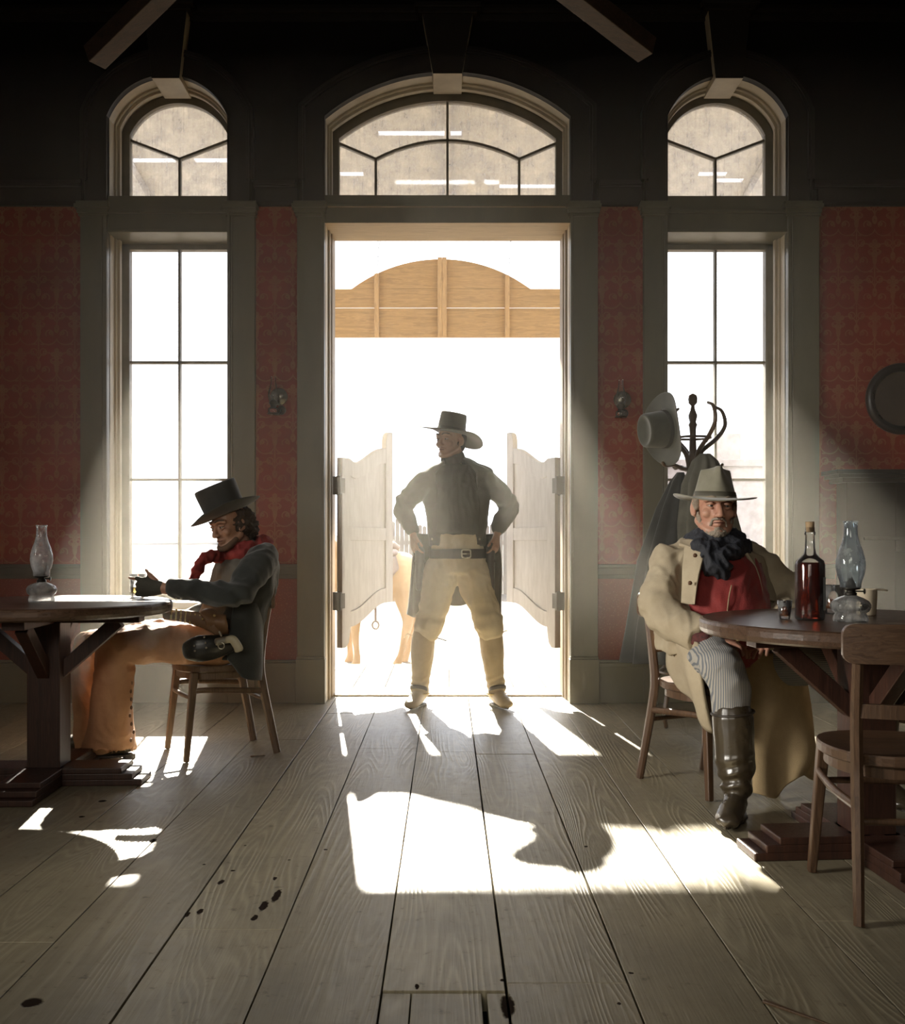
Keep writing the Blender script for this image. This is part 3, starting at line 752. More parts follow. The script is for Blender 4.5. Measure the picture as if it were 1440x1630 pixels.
# ---------------------------------------------------------------- tables
TTOP = wood('dark_table_top', (.10, .055, .032), (.045, .024, .014), 'x', .32, .12, spec=.6)
TLEG = wood('dark_red_table_base', (.065, .026, .016), (.028, .013, .009), 'z', .42, .15)
def make_table(loc, rz, label, R=.52):
    root = thing('round_pedestal_table', (0, 0, 0), label, 'table')
    mb = MB(); mb.lathe([(R-.012, .735), (R-.003, .742), (R, .755), (R, .772), (R-.004, .781), (R-.012, .785)], n=72)
    obj('table_top', mb, TTOP, root, smooth=False)
    mb = MB(); mb.box((-.07, -.07, .06), (.07, .07, .70)); obj('pedestal', mb, TLEG, root, bevel=.004)
    mb = MB(); mb.box((-.40, -.045, .695), (.40, .045, .735)); mb.box((-.045, -.40, .694), (.045, .40, .734)); obj('top_bearer', mb, TLEG, root, bevel=.003)
    for k in range(4):
        r = Matrix.Rotation(pi/2*k, 3, 'Z')
        mb = MB(); mb.beam(r @ V(.05, 0, .48), r @ V(.30, 0, .70), .05, .06); obj('brace', mb, TLEG, root, bevel=.003)
        mb = MB()
        for z0, z1, L in ((0, .026, .42), (.026, .052, .38), (.052, .076, .335)):
            w_ = .085
            c = [r @ V(x, y, 0) for x, y in ((.02, -w_), (L, -w_), (L, w_), (.02, w_))]
            mb.prism([(q.x, q.y) for q in c], z0, z1, 'z')
        obj('foot', mb, TLEG, root, bevel=.004)
    root.location = loc; root.rotation_euler = (0, 0, rz)
    return root
make_table((-1.735, 4.38, 0), radians(2), 'round dark pedestal table on the left holding one clear oil lamp')
make_table((1.42, 3.41, 0), radians(4), 'round dark pedestal table on the right holding the whiskey bottle', .55)

# ---------------------------------------------------------------- chairs
CHW = wood('brown_chair_wood', (.125, .07, .038), (.06, .032, .018), 'z', .4, .15)
CHW2 = wood('pale_worn_chair_wood', (.17, .105, .058), (.09, .052, .028), 'z', .4, .15)
CHX = {}
def make_chair(m, seat_m):
    k_ = m.name
    if k_ not in CHX: CHX[k_] = wood(k_+'_rail', *((.125, .07, .038), (.06, .032, .018)) if 'brown' in k_ else ((.17, .105, .058), (.09, .052, .028)), 'x', .4, .15)
    mx = CHX[k_]; seat_m = mx
    root = thing('wooden_chair', (0, 0, 0))
    # seat outline
    pts = []
    for k in range(40):
        a = 2*pi*k/40; e = 2.6; c_, s_ = cos(a), sin(a)
        rx = .205-.02*(s_ < 0)*abs(s_); ry = .205
        r = (abs(c_/rx)**e+abs(s_/ry)**e)**(-1/e); pts.append((r*c_, r*s_+.0))
    def ring(f, z, dz=0): return [V(x*f, y*f, z) for x, y in pts]
    mb = MB(); mb.rings([ring(.96, .418), ring(1.0, .424), ring(1.0, .446), ring(.985, .452), ring(.90, .450), ring(.6, .443), ring(.2, .441)]); obj('seat', mb, seat_m, root, smooth=False)
    mb = MB(); mb.rings([ring(.90, .385), ring(.90, .42), ring(.82, .42), ring(.82, .385), ring(.90, .385)], cap=False); obj('seat_frame', mb, m, root)
    for s in (-1, 1):
        mb = MB(); mb.beam((s*.155, .15, .42), (s*.178, .195, .002), .036, .036, up=(0, 1, 0), w2=.026, h2=.026); obj('leg', mb, m, root, bevel=.005)
        mb = MB(); P = [(V(s*.180, -.255, .002), .015), (V(s*.172, -.225, .15), .0165), (V(s*.162, -.185, .35), .018), (V(s*.16, -.175, .45), .018), (V(s*.165, -.19, .60), .017), (V(s*.17, -.225, .80), .015)]
        mb.limb([(p, (r*1.0, r*1.25)) for p, r in P], n=8, ref=(1, 0, 0), round_=False); obj('leg', mb, m, root, smooth=False, bevel=0)
        mb = MB(); P = [V(s*.166, -.195, .31), V(s*.185, -.05, .325), V(s*.178, .10, .335), V(s*.163, .165, .33)]
        mb.limb([(p, (.009, .014)) for p in P], n=8, ref=(1, 0, 0)); obj('side_stretcher', mb, m, root, smooth=True)
    mb = MB(); mb.limb([(V(-.165, .168, .30), .010), (V(0, .172, .30), .011), (V(.165, .168, .30), .010)], n=8); obj('front_stretcher', mb, m, root, smooth=True)
    mb = MB(); mb.limb([(V(-.165, -.192, .27), .010), (V(.165, -.192, .27), .010)], n=8); obj('rear_stretcher', mb, m, root, smooth=True)
    def rail(z0, z1, hw, y, rc, th=.018, bow=.03):
        mb = MB(); A = []
        n = 30
        for k in range(n+1):
            x = -hw*cos(pi*k/n); e = min(1, (hw-abs(x))/rc); cut = rc*(1-sqrt(max(0, 1-(1-e)**2))) if e < 1 else 0
            yy = y-bow*(1-(x/hw)**2)
            A.append([V(x, yy-th/2, z0+cut), V(x, yy-th/2, z1-cut), V(x, yy+th/2, z1-cut), V(x, yy+th/2, z0+cut)])
        mb.rings(A); return mb
    obj('top_rail', rail(.715, .825, .215, -.222, .03), mx, root, bevel=.003)
    obj('lower_back_rail', rail(.56, .60, .16, -.195, .004), m, root, bevel=.002)
    return root
ch = make_chair(CHW2, CHW2)
def place(c, x, y, fx, fy, label):
    c.location = (x, y, 0); c.rotation_euler = (0, 0, atan2(fy, fx)-pi/2); tag(c, label, 'chair', 'wooden saloon chairs'); return c
place(ch, -1.152, 5.0, -.337, -.19, 'worn wooden chair on the left that the man in the dark coat sits on')
c2 = make_chair(CHW, CHW); place(c2, 1.125, 4.30, .45, -.89, 'reddish brown wooden chair carrying the older man in the tan coat')
place(copy_tree(c2), 1.32, 2.985, .07, 1, 'empty wooden chair in the right foreground with its back to the viewer')
place(copy_tree(c2), 2.06, 4.25, -.8, -.5, 'wooden chair mostly out of frame behind the right table')

# ---------------------------------------------------------------- glass things
def clear_glass(name, tint=(1, 1, 1), dust=.06, refl=1.0):
    m, t, b = newmat(name); t.n.remove(b); out = t.n['Material Output']
    pos = t.node('ShaderNodeTexCoord').outputs['Object']
    lw = t.node('ShaderNodeLayerWeight', {0: .35}).outputs[1]
    ed = t.m('POWER', lw, 2.2)
    tr = t.node('ShaderNodeBsdfTransparent', {0: t.mix(ed, c4(tint), (tint[0]*.6, tint[1]*.6, tint[2]*.6, 1))}).outputs[0]
    gl = t.node('ShaderNodeBsdfGlossy', {0: (1, 1, 1, 1), 'Roughness': .04}).outputs[0]
    fz = t.node('ShaderNodeFresnel', {0: 1.5}).outputs[0]
    m1 = t.node('ShaderNodeMixShader', {0: t.m('MULTIPLY', fz, refl), 1: tr, 2: gl}).outputs[0]
    df = t.node('ShaderNodeBsdfTranslucent', {0: (.8, .8, .78, 1)}).outputs[0]; d2 = t.node('ShaderNodeBsdfDiffuse', {0: (.7, .7, .68, 1)}).outputs[0]
    dm = t.node('ShaderNodeMixShader', {0: .4, 1: df, 2: d2}).outputs[0]
    a = t.m('ADD', t.m('MULTIPLY', t.ramp(t.noise(pos, 14, 4, .6), .3, .7), dust), t.m('MULTIPLY', ed, .12))
    t.l.new(t.node('ShaderNodeMixShader', {0: a, 1: m1, 2: dm}).outputs[0], out.inputs[0])
    return m
GLASS = clear_glass('clear_lamp_glass', dust=.75); GLASS2 = clear_glass('clear_drinking_glass', dust=.05)
SMOKY = clear_glass('smoke_blued_lamp_glass', (.66, .74, .80), dust=.38)
BURN = mat('blackened_brass', (.035, .030, .024), .4, .7)
def liquid(name, col, dens=1):
    m, t, b = newmat(name); b.inputs['Base Color'].default_value = c4(col); b.inputs['Roughness'].default_value = .03
    b.inputs['Transmission Weight'].default_value = .92; b.inputs['IOR'].default_value = 1.2
    return m
def oil_lamp(loc, label, chim):
    x, y, z = loc
    root = thing('oil_lamp', loc, label, 'oil lamp')
    P = lambda pr: [(r, h) for r, h in pr]
    mb = MB()
    prof = [(.052, 0), (.054, .004), (.053, .016), (.048, .028), (.055, .034), (.061, .045), (.062, .056), (.055, .068), (.04, .078), (.024, .084), (.017, .088)]
    n = 36; rg = []
    for r, h in prof:
        lob = .0025 if .03 < h < .07 else (.0018 if h < .025 else 0)
        rg.append([V(x+(r+lob*sin(12*a))*cos(a), y+(r+lob*sin(12*a))*sin(a), z+h) for a in [2*pi*k/n for k in range(n)]])
    mb.rings(rg); obj('font', mb, GLASS, root, smooth=True)
    mb = MB(); mb.lathe([(.045, .038), (.055, .048), (.056, .056), (.048, .060)], loc, n=24); obj('oil', mb, clear_glass('lamp_oil', (.93, .93, .88), .05), root, smooth=True)
    mb = MB(); mb.lathe([(.019, .084), (.02, .094), (.014, .098), (.014, .104), (.030, .107), (.032, .112), (.030, .113), (.018, .114), (.015, .128), (.006, .142), (.002, .143)], loc, n=20)
    mb.limb([((x+.012, y, z+.10), .0025), ((x+.038, y-.01, z+.10), .0025)], n=6); mb.lathe([(.001, 0), (.009, .001), (.009, .003), (.001, .004)], (x+.04, y-.01, z+.10), n=12, rot=Matrix.Rotation(pi/2, 3, 'Y'))
    obj('burner', mb, BURN, root, smooth=True)
    mb = MB(); pr = [(.034, .112), (.034, .125), (.036, .135), (.043, .155), (.0475, .180), (.046, .205), (.038, .235), (.028, .262), (.0225, .285), (.0215, .31), (.023, .330)]
    mb.lathe(pr, loc, n=36, cap=False); mb.lathe([(.0235, .327), (.0245, .331), (.0225, .333)], loc, n=36, cap=False)
    obj('chimney', mb, chim, root, smooth=True)
    return root
oil_lamp((-1.76, 4.36, .785), 'clear glass oil lamp standing on the left table', GLASS)
oil_lamp((1.335, 3.33, .785), 'smoke stained glass oil lamp on the right table beside the bottle', SMOKY)
# bottle
bl = (1.222, 3.39, .785)
root = thing('whiskey_bottle', bl, 'tall corked bottle of dark red whiskey on the right table', 'bottle')
mb = MB(); mb.lathe([(.040, 0), (.047, .003), (.0485, .01), (.0485, .185), (.045, .200), (.030, .212), (.020, .224), (.0165, .245), (.0150, .285), (.018, .288), (.018, .296), (.0155, .299), (.0155, .312)], bl, n=32)
obj('bottle_body', mb, GLASS2, root, smooth=True)
mb = MB(); mb.lathe([(.040, .008), (.0455, .012), (.0462, .02), (.0462, .187), (.044, .1935), (.043, .194)], bl, n=32); WH = liquid('dark_red_whiskey', (.22, .022, .008)); obj('whiskey', mb, WH, root, smooth=True)
mb = MB(); mb.lathe([(.0125, .296), (.0135, .314), (.0145, .329), (.0135, .331)], bl, n=18); obj('cork', mb, mat('cork', (.42, .29, .16), .85, bump=.3, bs=150), root, smooth=True)
mb = MB()
for sgn in (0, 1):
    pass
A = [[V(bl[0]+(.0492+e)*cos(a), bl[1]+(.0492+e)*sin(a), bl[2]+z_) for z_ in (.035, .145)] for e in (0,) for a in [radians(-52+60*k/10) for k in range(11)]]
B = [[p+(p-V(bl[0], bl[1], p.z)).normalized()*.0006 for p in q] for q in A]
mb.rings([[a[0], a[1], b_[1], b_[0]] for a, b_ in zip(A, B)]); obj('paper_label', mb, mat('faded_blue_grey_label', (.24, .25, .24), .7), root)
AMB = liquid('amber_whiskey', (.50, .16, .03)); YEL = liquid('pale_whiskey', (.80, .62, .20))
def tumbler(loc, r0, r1, h, fill, liq, name, label, cat='glass'):
    root = thing(name, loc, label, cat)
    mb = MB(); mb.lathe([(r0*.9, 0), (r0, .002), (r0+(r1-r0)*.3, h*.3), (r1, h), (r1-.0025, h), (r0+(r1-r0)*.3-.003, h*.3), (r0-.004, h*.18), (r0*.3, h*.17)], loc, n=24); obj('glass_body', mb, GLASS2, root, smooth=True)
    if fill: mb = MB(); ri = lambda k: r0+(r1-r0)*k-.0032; mb.lathe([(ri(.15)*.9, h*.19), (ri(.2), h*.21), (ri(fill), h*fill), (ri(fill)*.98, h*fill+.0004)], loc, n=24); obj('drink', mb, liq, root, smooth=True)
    return root
tumbler((1.147, 3.42, .785), .0175, .0255, .064, .68, AMB, 'shot_glass', 'small shot glass half full of amber whiskey on the right table')
tumbler((1.405, 3.66, .785), .034, .040, .105, .5, AMB, 'tumbler', 'larger tumbler of whiskey standing behind the bottle and lamp')
tumbler((-1.437, 4.665, .785), .031, .037, .11, .45, YEL, 'tumbler', 'tumbler of pale whiskey held by the man at the left table')
root = thing('enamel_cup', (1.50, 3.60, .785), 'pale cream cup with a flat handle behind the right oil lamp', 'cup')
CRM = mat('cream_enamel', (.62, .52, .38), .4); mb = MB(); mb.lathe([(.030, 0), (.033, .004), (.036, .09), (.037, .094), (.0345, .094), (.031, .01)], (1.50, 3.60, .785), n=28); obj('cup_body', mb, CRM, root, smooth=True)
mb = MB(); mb.limb([((1.53, 3.60, .877), (.003, .012)), ((1.56, 3.60, .876), (.003, .013)), ((1.572, 3.6, .874), (.003, .009))], n=10, ref=(0, 0, 1)); obj('handle', mb, CRM, root, smooth=True)

# ---------------------------------------------------------------- wall lamps
def sconce(u, v0, label):
    p = at(u, v0, 6.40); x, z = p.x, p.z
    root = thing('wall_lamp', (x, 6.5, z), label, 'wall lamp')
    mb = MB(); mb.limb([((x+.035, 6.49, z-.0), .008), ((x+.03, 6.45, z-.03), .007), ((x, 6.40, z-.035), .007)], n=8); mb.lathe([(.001, 0), (.03, .002), (.028, .012), (.001, .013)], (x+.035, 6.5, z), n=16, rot=Matrix.Rotation(pi/2, 3, 'X')); mb.lathe([(.036, -.038), (.04, -.034), (.036, -.03), (.01, -.03)], (x, 6.40, z), n=20)
    obj('bracket', mb, BURN, root, smooth=True)
    mb = MB(); mb.lathe([(.030, -.03), (.034, -.026), (.035, -.01), (.032, .0), (.018, .008)], (x, 6.40, z), n=24); obj('font', mb, GLASS2, root, smooth=True)
    mb = MB(); mb.lathe([(.018, .006), (.02, .02), (.028, .03), (.026, .045), (.008, .06)], (x, 6.40, z), n=20); obj('burner', mb, BURN, root, smooth=True)
    mb = MB(); mb.lathe([(.026, .04), (.035, .075), (.034, .10), (.022, .14), (.016, .17), (.0155, .205)], (x, 6.40, z), n=24, cap=False); obj('chimney', mb, GLASS2, root, smooth=True)
    mb = MB(); mb.lathe([(.001, .028), (.03, .026), (.055, .012), (.057, .008), (.03, .02), (.001, .022)], (x+.022, 6.485, z+.085), n=28, rot=Matrix.Rotation(pi/2, 3, 'X')); obj('reflector', mb, mat('tarnished_reflector', (.30, .28, .22), .25, .9), root, smooth=True)
sconce(435, 650, 'small glass wall lamp on the wallpaper left of the doorway')
sconce(988, 655, 'small glass wall lamp on the wallpaper right of the doorway')

# ---------------------------------------------------------------- mirror and mantel
root = thing('oval_mirror', (2.925, 6.5, 1.96), 'dark framed oval mirror hanging above the mantel at the right edge', 'mirror')
mb = MB()
n = 64; rg = []
for k in range(n):
    a = 2*pi*k/n; rg.append([V(2.925+(.172+w_)*cos(a), 6.5-d, 1.96+(.175+w_)*sin(a)) for w_, d in ((.0, .005), (.0, .025), (.012, .028), (.02, .045), (.035, .052), (.048, .04), (.055, .03), (.055, .005))])
rg.append(rg[0]); mb.rings(rg, cap=False); obj('frame', mb, mat('black_mirror_frame', (.022, .020, .017), .3), root, smooth=True)
mb = MB(); mb.lathe([(.001, 0), (.174, .001), (.174, .006), (.001, .007)], (2.925, 6.495, 1.96), n=48, rot=Matrix.Rotation(pi/2, 3, 'X')); obj('mirror_glass', mb, mat('old_mirror_silver', (.42, .40, .33), .16, .95), root)
MPAINT = mat('dark_brown_mantel_paint', (.022, .016, .011), .4)
root = thing('fireplace_mantel', (3.3, 6.4, 0), 'dark wooden fireplace mantel with a pale edged shelf on the right', 'mantel')
mb = MB(); mb.box((2.41, 6.22, 1.462), (4.19, 6.49, 1.488)); mb.box((2.43, 6.235, 1.44), (4.19, 6.49, 1.462)); mb.box((2.46, 6.25, 1.41), (4.19, 6.49, 1.44)); obj('shelf', mb, MPAINT, root, bevel=.004)
mb = MB(); mb.box((2.495, 6.285, 0), (2.80, 6.455, 1.41)); mb.box((2.475, 6.27, 0), (2.82, 6.46, .25)); obj('pilaster', mb, MPAINT, root, bevel=.004)
mb = MB(); mb.box((2.80, 6.285, .98), (4.19, 6.455, 1.41)); mb.box((2.6, 6.275, 1.05), (4.19, 6.29, 1.07)); obj('frieze', mb, DARKTRIM, root, bevel=.004)
mb = MB(); mb.box((2.80, 6.42, 0), (4.19, 6.46, .98)); obj('firebox', mb, BLACK, root)

# ---------------------------------------------------------------- coat rack with hat and coats
RC = V(1.415, 5.8, 0); RW = wood('bentwood_rack', (.12, .07, .035), (.06, .034, .018), 'z', .35, .1)
root = thing('coat_rack', RC, 'bentwood coat rack with a turned knob standing in front of the right window', 'coat rack')
mb = MB(); mb.lathe([(.022, .25), (.022, 1.35), (.03, 1.42), (.03, 1.52), (.022, 1.56), (.018, 1.66), (.020, 1.70), (.026, 1.715), (.018, 1.73), (.024, 1.755), (.026, 1.77), (.014, 1.80), (.010, 1.825), (.024, 1.84), (.027, 1.865), (.022, 1.885), (.006, 1.895)], RC, n=20)
obj('pole', mb, RW, root, smooth=True)
for k in range(4):
    a = radians(20+90*k); d = V(cos(a), sin(a), 0)
    mb = MB(); mb.limb([(RC+d*.02+V(0, 0, 1.42), .012), (RC+d*.05+V(0, 0, 1.55), .013), (RC+d*.16+V(0, 0, 1.64), .013), (RC+d*.22+V(0, 0, 1.72), .012), (RC+d*.20+V(0, 0, 1.80), .010), (RC+d*.15+V(0, 0, 1.825), .008)], n=10); obj('hook', mb, RW, root, smooth=True)
    mb = MB(); mb.limb([(RC+d*.02+V(0, 0, 1.46), .011), (RC+d*.07+V(0, 0, 1.46), .012), (RC+d*.12+V(0, 0, 1.48), .010), (RC+d*.18+V(0, 0, 1.475), .009), (RC+d*.20+V(0, 0, 1.49), .010)], n=10); obj('lower_peg', mb, RW, root, smooth=True)
    a = radians(45+90*k+135*0); d = V(cos(a), sin(a), 0)
    mb = MB(); mb.limb([(RC+d*.02+V(0, 0, .42), .012), (RC+d*.10+V(0, 0, .38), .012), (RC+d*.24+V(0, 0, .24), .013), (RC+d*.29+V(0, 0, .08), .013), (RC+d*.28+V(0, 0, .014), .013)], n=10); obj('foot', mb, RW, root, smooth=True)
mb = MB(); q = [RC+V(.10*cos(a), .10*sin(a), 1.64) for a in [2*pi*k/24 for k in range(25)]]; mb.limb([(p, .007) for p in q], n=8, sub=2, round_=False); obj('ring', mb, RW, root, smooth=True)
mb = MB(); q = [RC+V(.19*cos(a), .19*sin(a), .29) for a in [2*pi*k/24 for k in range(25)]]; mb.limb([(p, .009) for p in q], n=8, sub=2, round_=False); obj('umbrella_ring', mb, RW, root, smooth=True)

def drape(mb, top, secs, lobes=7, amp=.2, seed=0, n=72):
    rg = []
    for i, (dz, cx, cy_, rx, ry) in enumerate(secs):
        k = i/(len(secs)-1)
        rg.append([V(top.x+cx+rx*(1+amp*k**.6*sin(lobes*a+seed+.8*k)+.5*amp*noise.noise(V(cos(a)*2, sin(a)*2, k*3+seed)))*cos(a), top.y+cy_+ry*(1+amp*k**.6*sin(lobes*a+seed+.8*k))*sin(a), top.z+dz) for a in [2*pi*j/n for j in range(n)]])
    # resample
    R2 = []
    for a, b_ in zip(rg, rg[1:]):
        for j in range(5): R2.append([p.lerp(q_, j/5) for p, q_ in zip(a, b_)])
    R2.append(rg[-1]); mb.rings(R2); return mb
DKC = mat('dark_hanging_wool', (.035, .037, .036), .9, ns=12, sheen=.3, bump=.2, bs=200); GYC = mat('grey_green_hanging_canvas', (.13, .125, .10), .9, ns=12, bump=.2, bs=200)
p = at(1083, 752, 5.72)
mb = drape(MB(), p, [(.0, 0, 0, .02, .02), (-.05, -.01, 0, .05, .04), (-.2, -.03, 0, .095, .07), (-.5, -.07, 0, .15, .09), (-.9, -.10, 0, .19, .10), (-1.08, -.11, 0, .20, .10)], 8, .22, 1)
o = obj('dark_coat', mb, DKC, smooth=True); tag(o, 'long dark coat hanging from the left pegs of the coat rack', 'coat')
p = at(1122, 728, 5.62)
mb = drape(MB(), p, [(.02, 0, 0, .03, .02), (-.02, 0, 0, .07, .05), (-.15, .0, 0, .12, .08), (-.45, .03, .02, .17, .09), (-.8, .06, .03, .21, .10), (-1.0, .07, .03, .22, .10)], 9, .2, 4)
o = obj('grey_coat', mb, GYC, smooth=True); tag(o, 'grey green coat hanging on the front of the coat rack', 'coat')

# ---------------------------------------------------------------- hats
def hat(parent, c, up, fwd, brim=(.155, .175), crown=(.078, .095), h=.11, top=(.066, .082), m=None, bandm=None, curl=.03, droop=0, dent=0, pinch=0, back=0, name='hat', seg=56):
    up = Vector(up).normalized(); f = Vector(fwd); f = (f-up*f.dot(up)).normalized(); r = f.cross(up)
    c = Vector(c)
    def ring(rx, ry, z, zf=None):
        out = []
        for k in range(seg):
            a = 2*pi*k/seg; x, y = rx*cos(a), ry*sin(a); zz = z+(zf(a) if zf else 0)
            out.append(c+r*x+f*y+up*zz)
        return out
    def br(k): return lambda a: (curl*abs(cos(a))**2.5-droop*abs(sin(a))**2-back*max(0, -sin(a)-.1*cos(a))**1.5)*k**1.6+.004*sin(3*a+1)*k
    rg = [ring(crown[0]*.94, crown[1]*.94, -.006), ring(crown[0], crown[1], -.006, br(.05))]
    for k in (.2, .4, .6, .8, .95): rg.append(ring(crown[0]+(brim[0]-crown[0])*k, crown[1]+(brim[1]-crown[1])*k, -.006, br(k)))
    rg.append(ring(brim[0], brim[1], -.002, br(1)))
    for k in (.97, .8, .6, .4, .2, .04): rg.append(ring(crown[0]+(brim[0]-crown[0])*k, crown[1]+(brim[1]-crown[1])*k, .0, br(k)))
    for k in (.12, .35, .6, .8, .93):
        px_ = crown[0]+(top[0]-crown[0])*k; py_ = crown[1]+(top[1]-crown[1])*k
        def pf(a, k=k): return 0
        q = ring(px_, py_, h*k)
        if pinch:
            for i in range(seg):
                a = 2*pi*i/seg; w_ = max(0, sin(a))*abs(cos(a))*2
                q[i] = q[i]-r*cos(a)*pinch*w_*k**2-f*.5*pinch*w_*k**2
        rg.append(q)
    q = ring(top[0]*.94, top[1]*.94, h)
    q2 = ring(top[0]*.75, top[1]*.8, h-.002, lambda a: -dent*.35); q3 = ring(top[0]*.35, top[1]*.6, h-.004, lambda a: -dent*.9); q4 = ring(top[0]*.1, top[1]*.35, h-.005, lambda a: -dent)
    if pinch:
        for Q, kk in ((q, 1), (q2, .9), (q3, .5)):
            for i in range(seg):
                a = 2*pi*i/seg; w_ = max(0, sin(a))*abs(cos(a))*2; Q[i] = Q[i]-r*cos(a)*pinch*w_*kk-f*.5*pinch*w_*kk+up*pinch*.5*max(0, sin(a))
    rg += [q, q2, q3, q4]
    mb = MB(); mb.rings(rg)
    o = obj(name, mb, m, parent, smooth=True, sub=1)
    mb = MB(); e = .0022
    a_ = [ring(crown[0]+e+(top[0]-crown[0])*k, crown[1]+e+(top[1]-crown[1])*k, h*k) for k in (.03, .22)]
    b_ = [ring(crown[0]-.004+(top[0]-crown[0])*k, crown[1]-.004+(top[1]-crown[1])*k, h*k) for k in (.22, .03)]
    mb.rings(a_+b_+[a_[0]], cap=False); obj('hat_band', mb, bandm or m, o, smooth=True)
    return o
GREYH = mat('grey_green_felt', (.085, .085, .065), .9, ns=14, sheen=.4)
p = at(1050, 682, 5.66)
root = thing('hanging_hat', p, 'big grey felt hat hanging on the upper left hook of the coat rack', 'hat')
hat(root, p+V(.045, .03, 0), (-.93, -.33, -.1), (.1, .1, 1), (.20, .21), (.095, .108), .15, (.082, .095), GREYH, mat('dark_hat_band', (.04, .038, .032), .7), .05, 0, .02, .0)

# ---------------------------------------------------------------- figures
def frame(f, up=(0, 0, 1)):
    f = Vector(f).normalized(); u = Vector(up); u = (u-f*u.dot(f)).normalized(); r = f.cross(u)
    return Matrix((r, f, u)).transposed()      # local x right, y forward, z up
def head(mb, c, F, neck=None, s=1.0):
    "F: 3x3 frame; adds skull, face, ears and neck to mb"
    c = Vector(c)
    def T(p): return c+F @ (Vector(p)*s)
    def e(p, r, rot=None, n=16): mb.ell(T(p), tuple(q*s for q in r), F if rot is None else F @ rot, n)
    e((0, -.015, .030), (.077, .098, .086)); e((0, .028, -.02), (.063, .062, .085)); e((0, .030, -.072), (.054, .052, .042)); e((0, .074, -.102), (.024, .018, .018))
    mb.limb([(T((0, .082, .010)), .0085*s), (T((0, .100, -.014)), .0105*s), (T((0, .108, -.034)), .0135*s)], n=10)
    for q in (-1, 1):
        e((q*.012, .098, -.038), (.010, .012, .009)); e((q*.040, .062, -.030), (.024, .020, .020)); e((q*.082, -.008, -.012), (.008, .020, .033), Matrix.Rotation(q*.35, 3, 'Z'))
        e((q*.079, .004, -.034), (.008, .012, .012))
        mb.limb([(T((q*.008, .088, .022)), .010*s), (T((q*.030, .084, .028)), .010*s), (T((q*.052, .066, .020)), .010*s)], n=8)
        mb.limb([(T((q*.058, .0, -.06)), .020*s), (T((q*.035, .055, -.095)), .018*s), (T((0, .07, -.10)), .018*s)], n=10)
    mb.limb([(T((-.024, .078, -.064)), .005*s), (T((0, .0905, -.0605)), .0065*s), (T((.024, .078, -.064)), .005*s)], n=8)
    mb.limb([(T((-.020, .077, -.074)), .005*s), (T((0, .0885, -.075)), .0075*s), (T((.020, .077, -.074)), .005*s)], n=8)
    if neck is not None: mb.limb([(T((0, -.02, -.03)), .054*s), (T((0, -.025, -.10)), .055*s), (Vector(neck), .050)], n=16)
def face_parts(root, c, F, skin, s=1.0, beard=None, brow=(.08, .06, .045)):
    c = Vector(c)
    def T(p): return c+F @ (Vector(p)*s)
    EYE = mat('eye_white', (.30, .26, .22), .3, col2=(.26, .22, .18)); IRIS = mat('dark_iris', (.03, .025, .02), .2); BROW = mat('brow_hair', brow, .9)
    for q in (-1, 1):
        mb = MB(); mb.ell(T((q*.031, .074, .000)), .0125*s, n=14); ey = obj('eye', mb, EYE, root, smooth=True)
        mb = MB(); mb.ell(T((q*.031, .0842, .000)), (.0055*s, .003*s, .0055*s), F, n=12); obj('iris', mb, IRIS, ey, smooth=True)
        mb = MB(); mb.limb([(T((q*.031-.016, .075, .006)), .0045*s), (T((q*.031, .0865, .0085)), .0062*s), (T((q*.031+.016, .075, .005)), .0045*s)], n=8); mb.limb([(T((q*.031-.015, .075, -.006)), .004*s), (T((q*.031, .0845, -.0105)), .0055*s), (T((q*.031+.015, .075, -.006)), .004*s)], n=8); obj('eyelid', mb, skin, root, smooth=True)
        mb = MB(); mb.limb([(T((q*.014, .0955, .028)), .0035*s), (T((q*.032, .0925, .0345)), .0042*s), (T((q*.054, .073, .030)), .003*s)], n=8); obj('eyebrow', mb, BROW, root, smooth=True)
    mb = MB()
    mb.limb([(T((-.021, .086, -.067)), .0016*s), (T((-.01, .0935, -.0665)), .0022*s), (T((0, .096, -.066)), .0022*s), (T((.01, .0935, -.0665)), .0022*s), (T((.021, .086, -.067)), .0016*s)], n=8)
    obj('mouth_line', mb, mat('lip_shadow', (.16, .05, .035), .6), root, smooth=True)
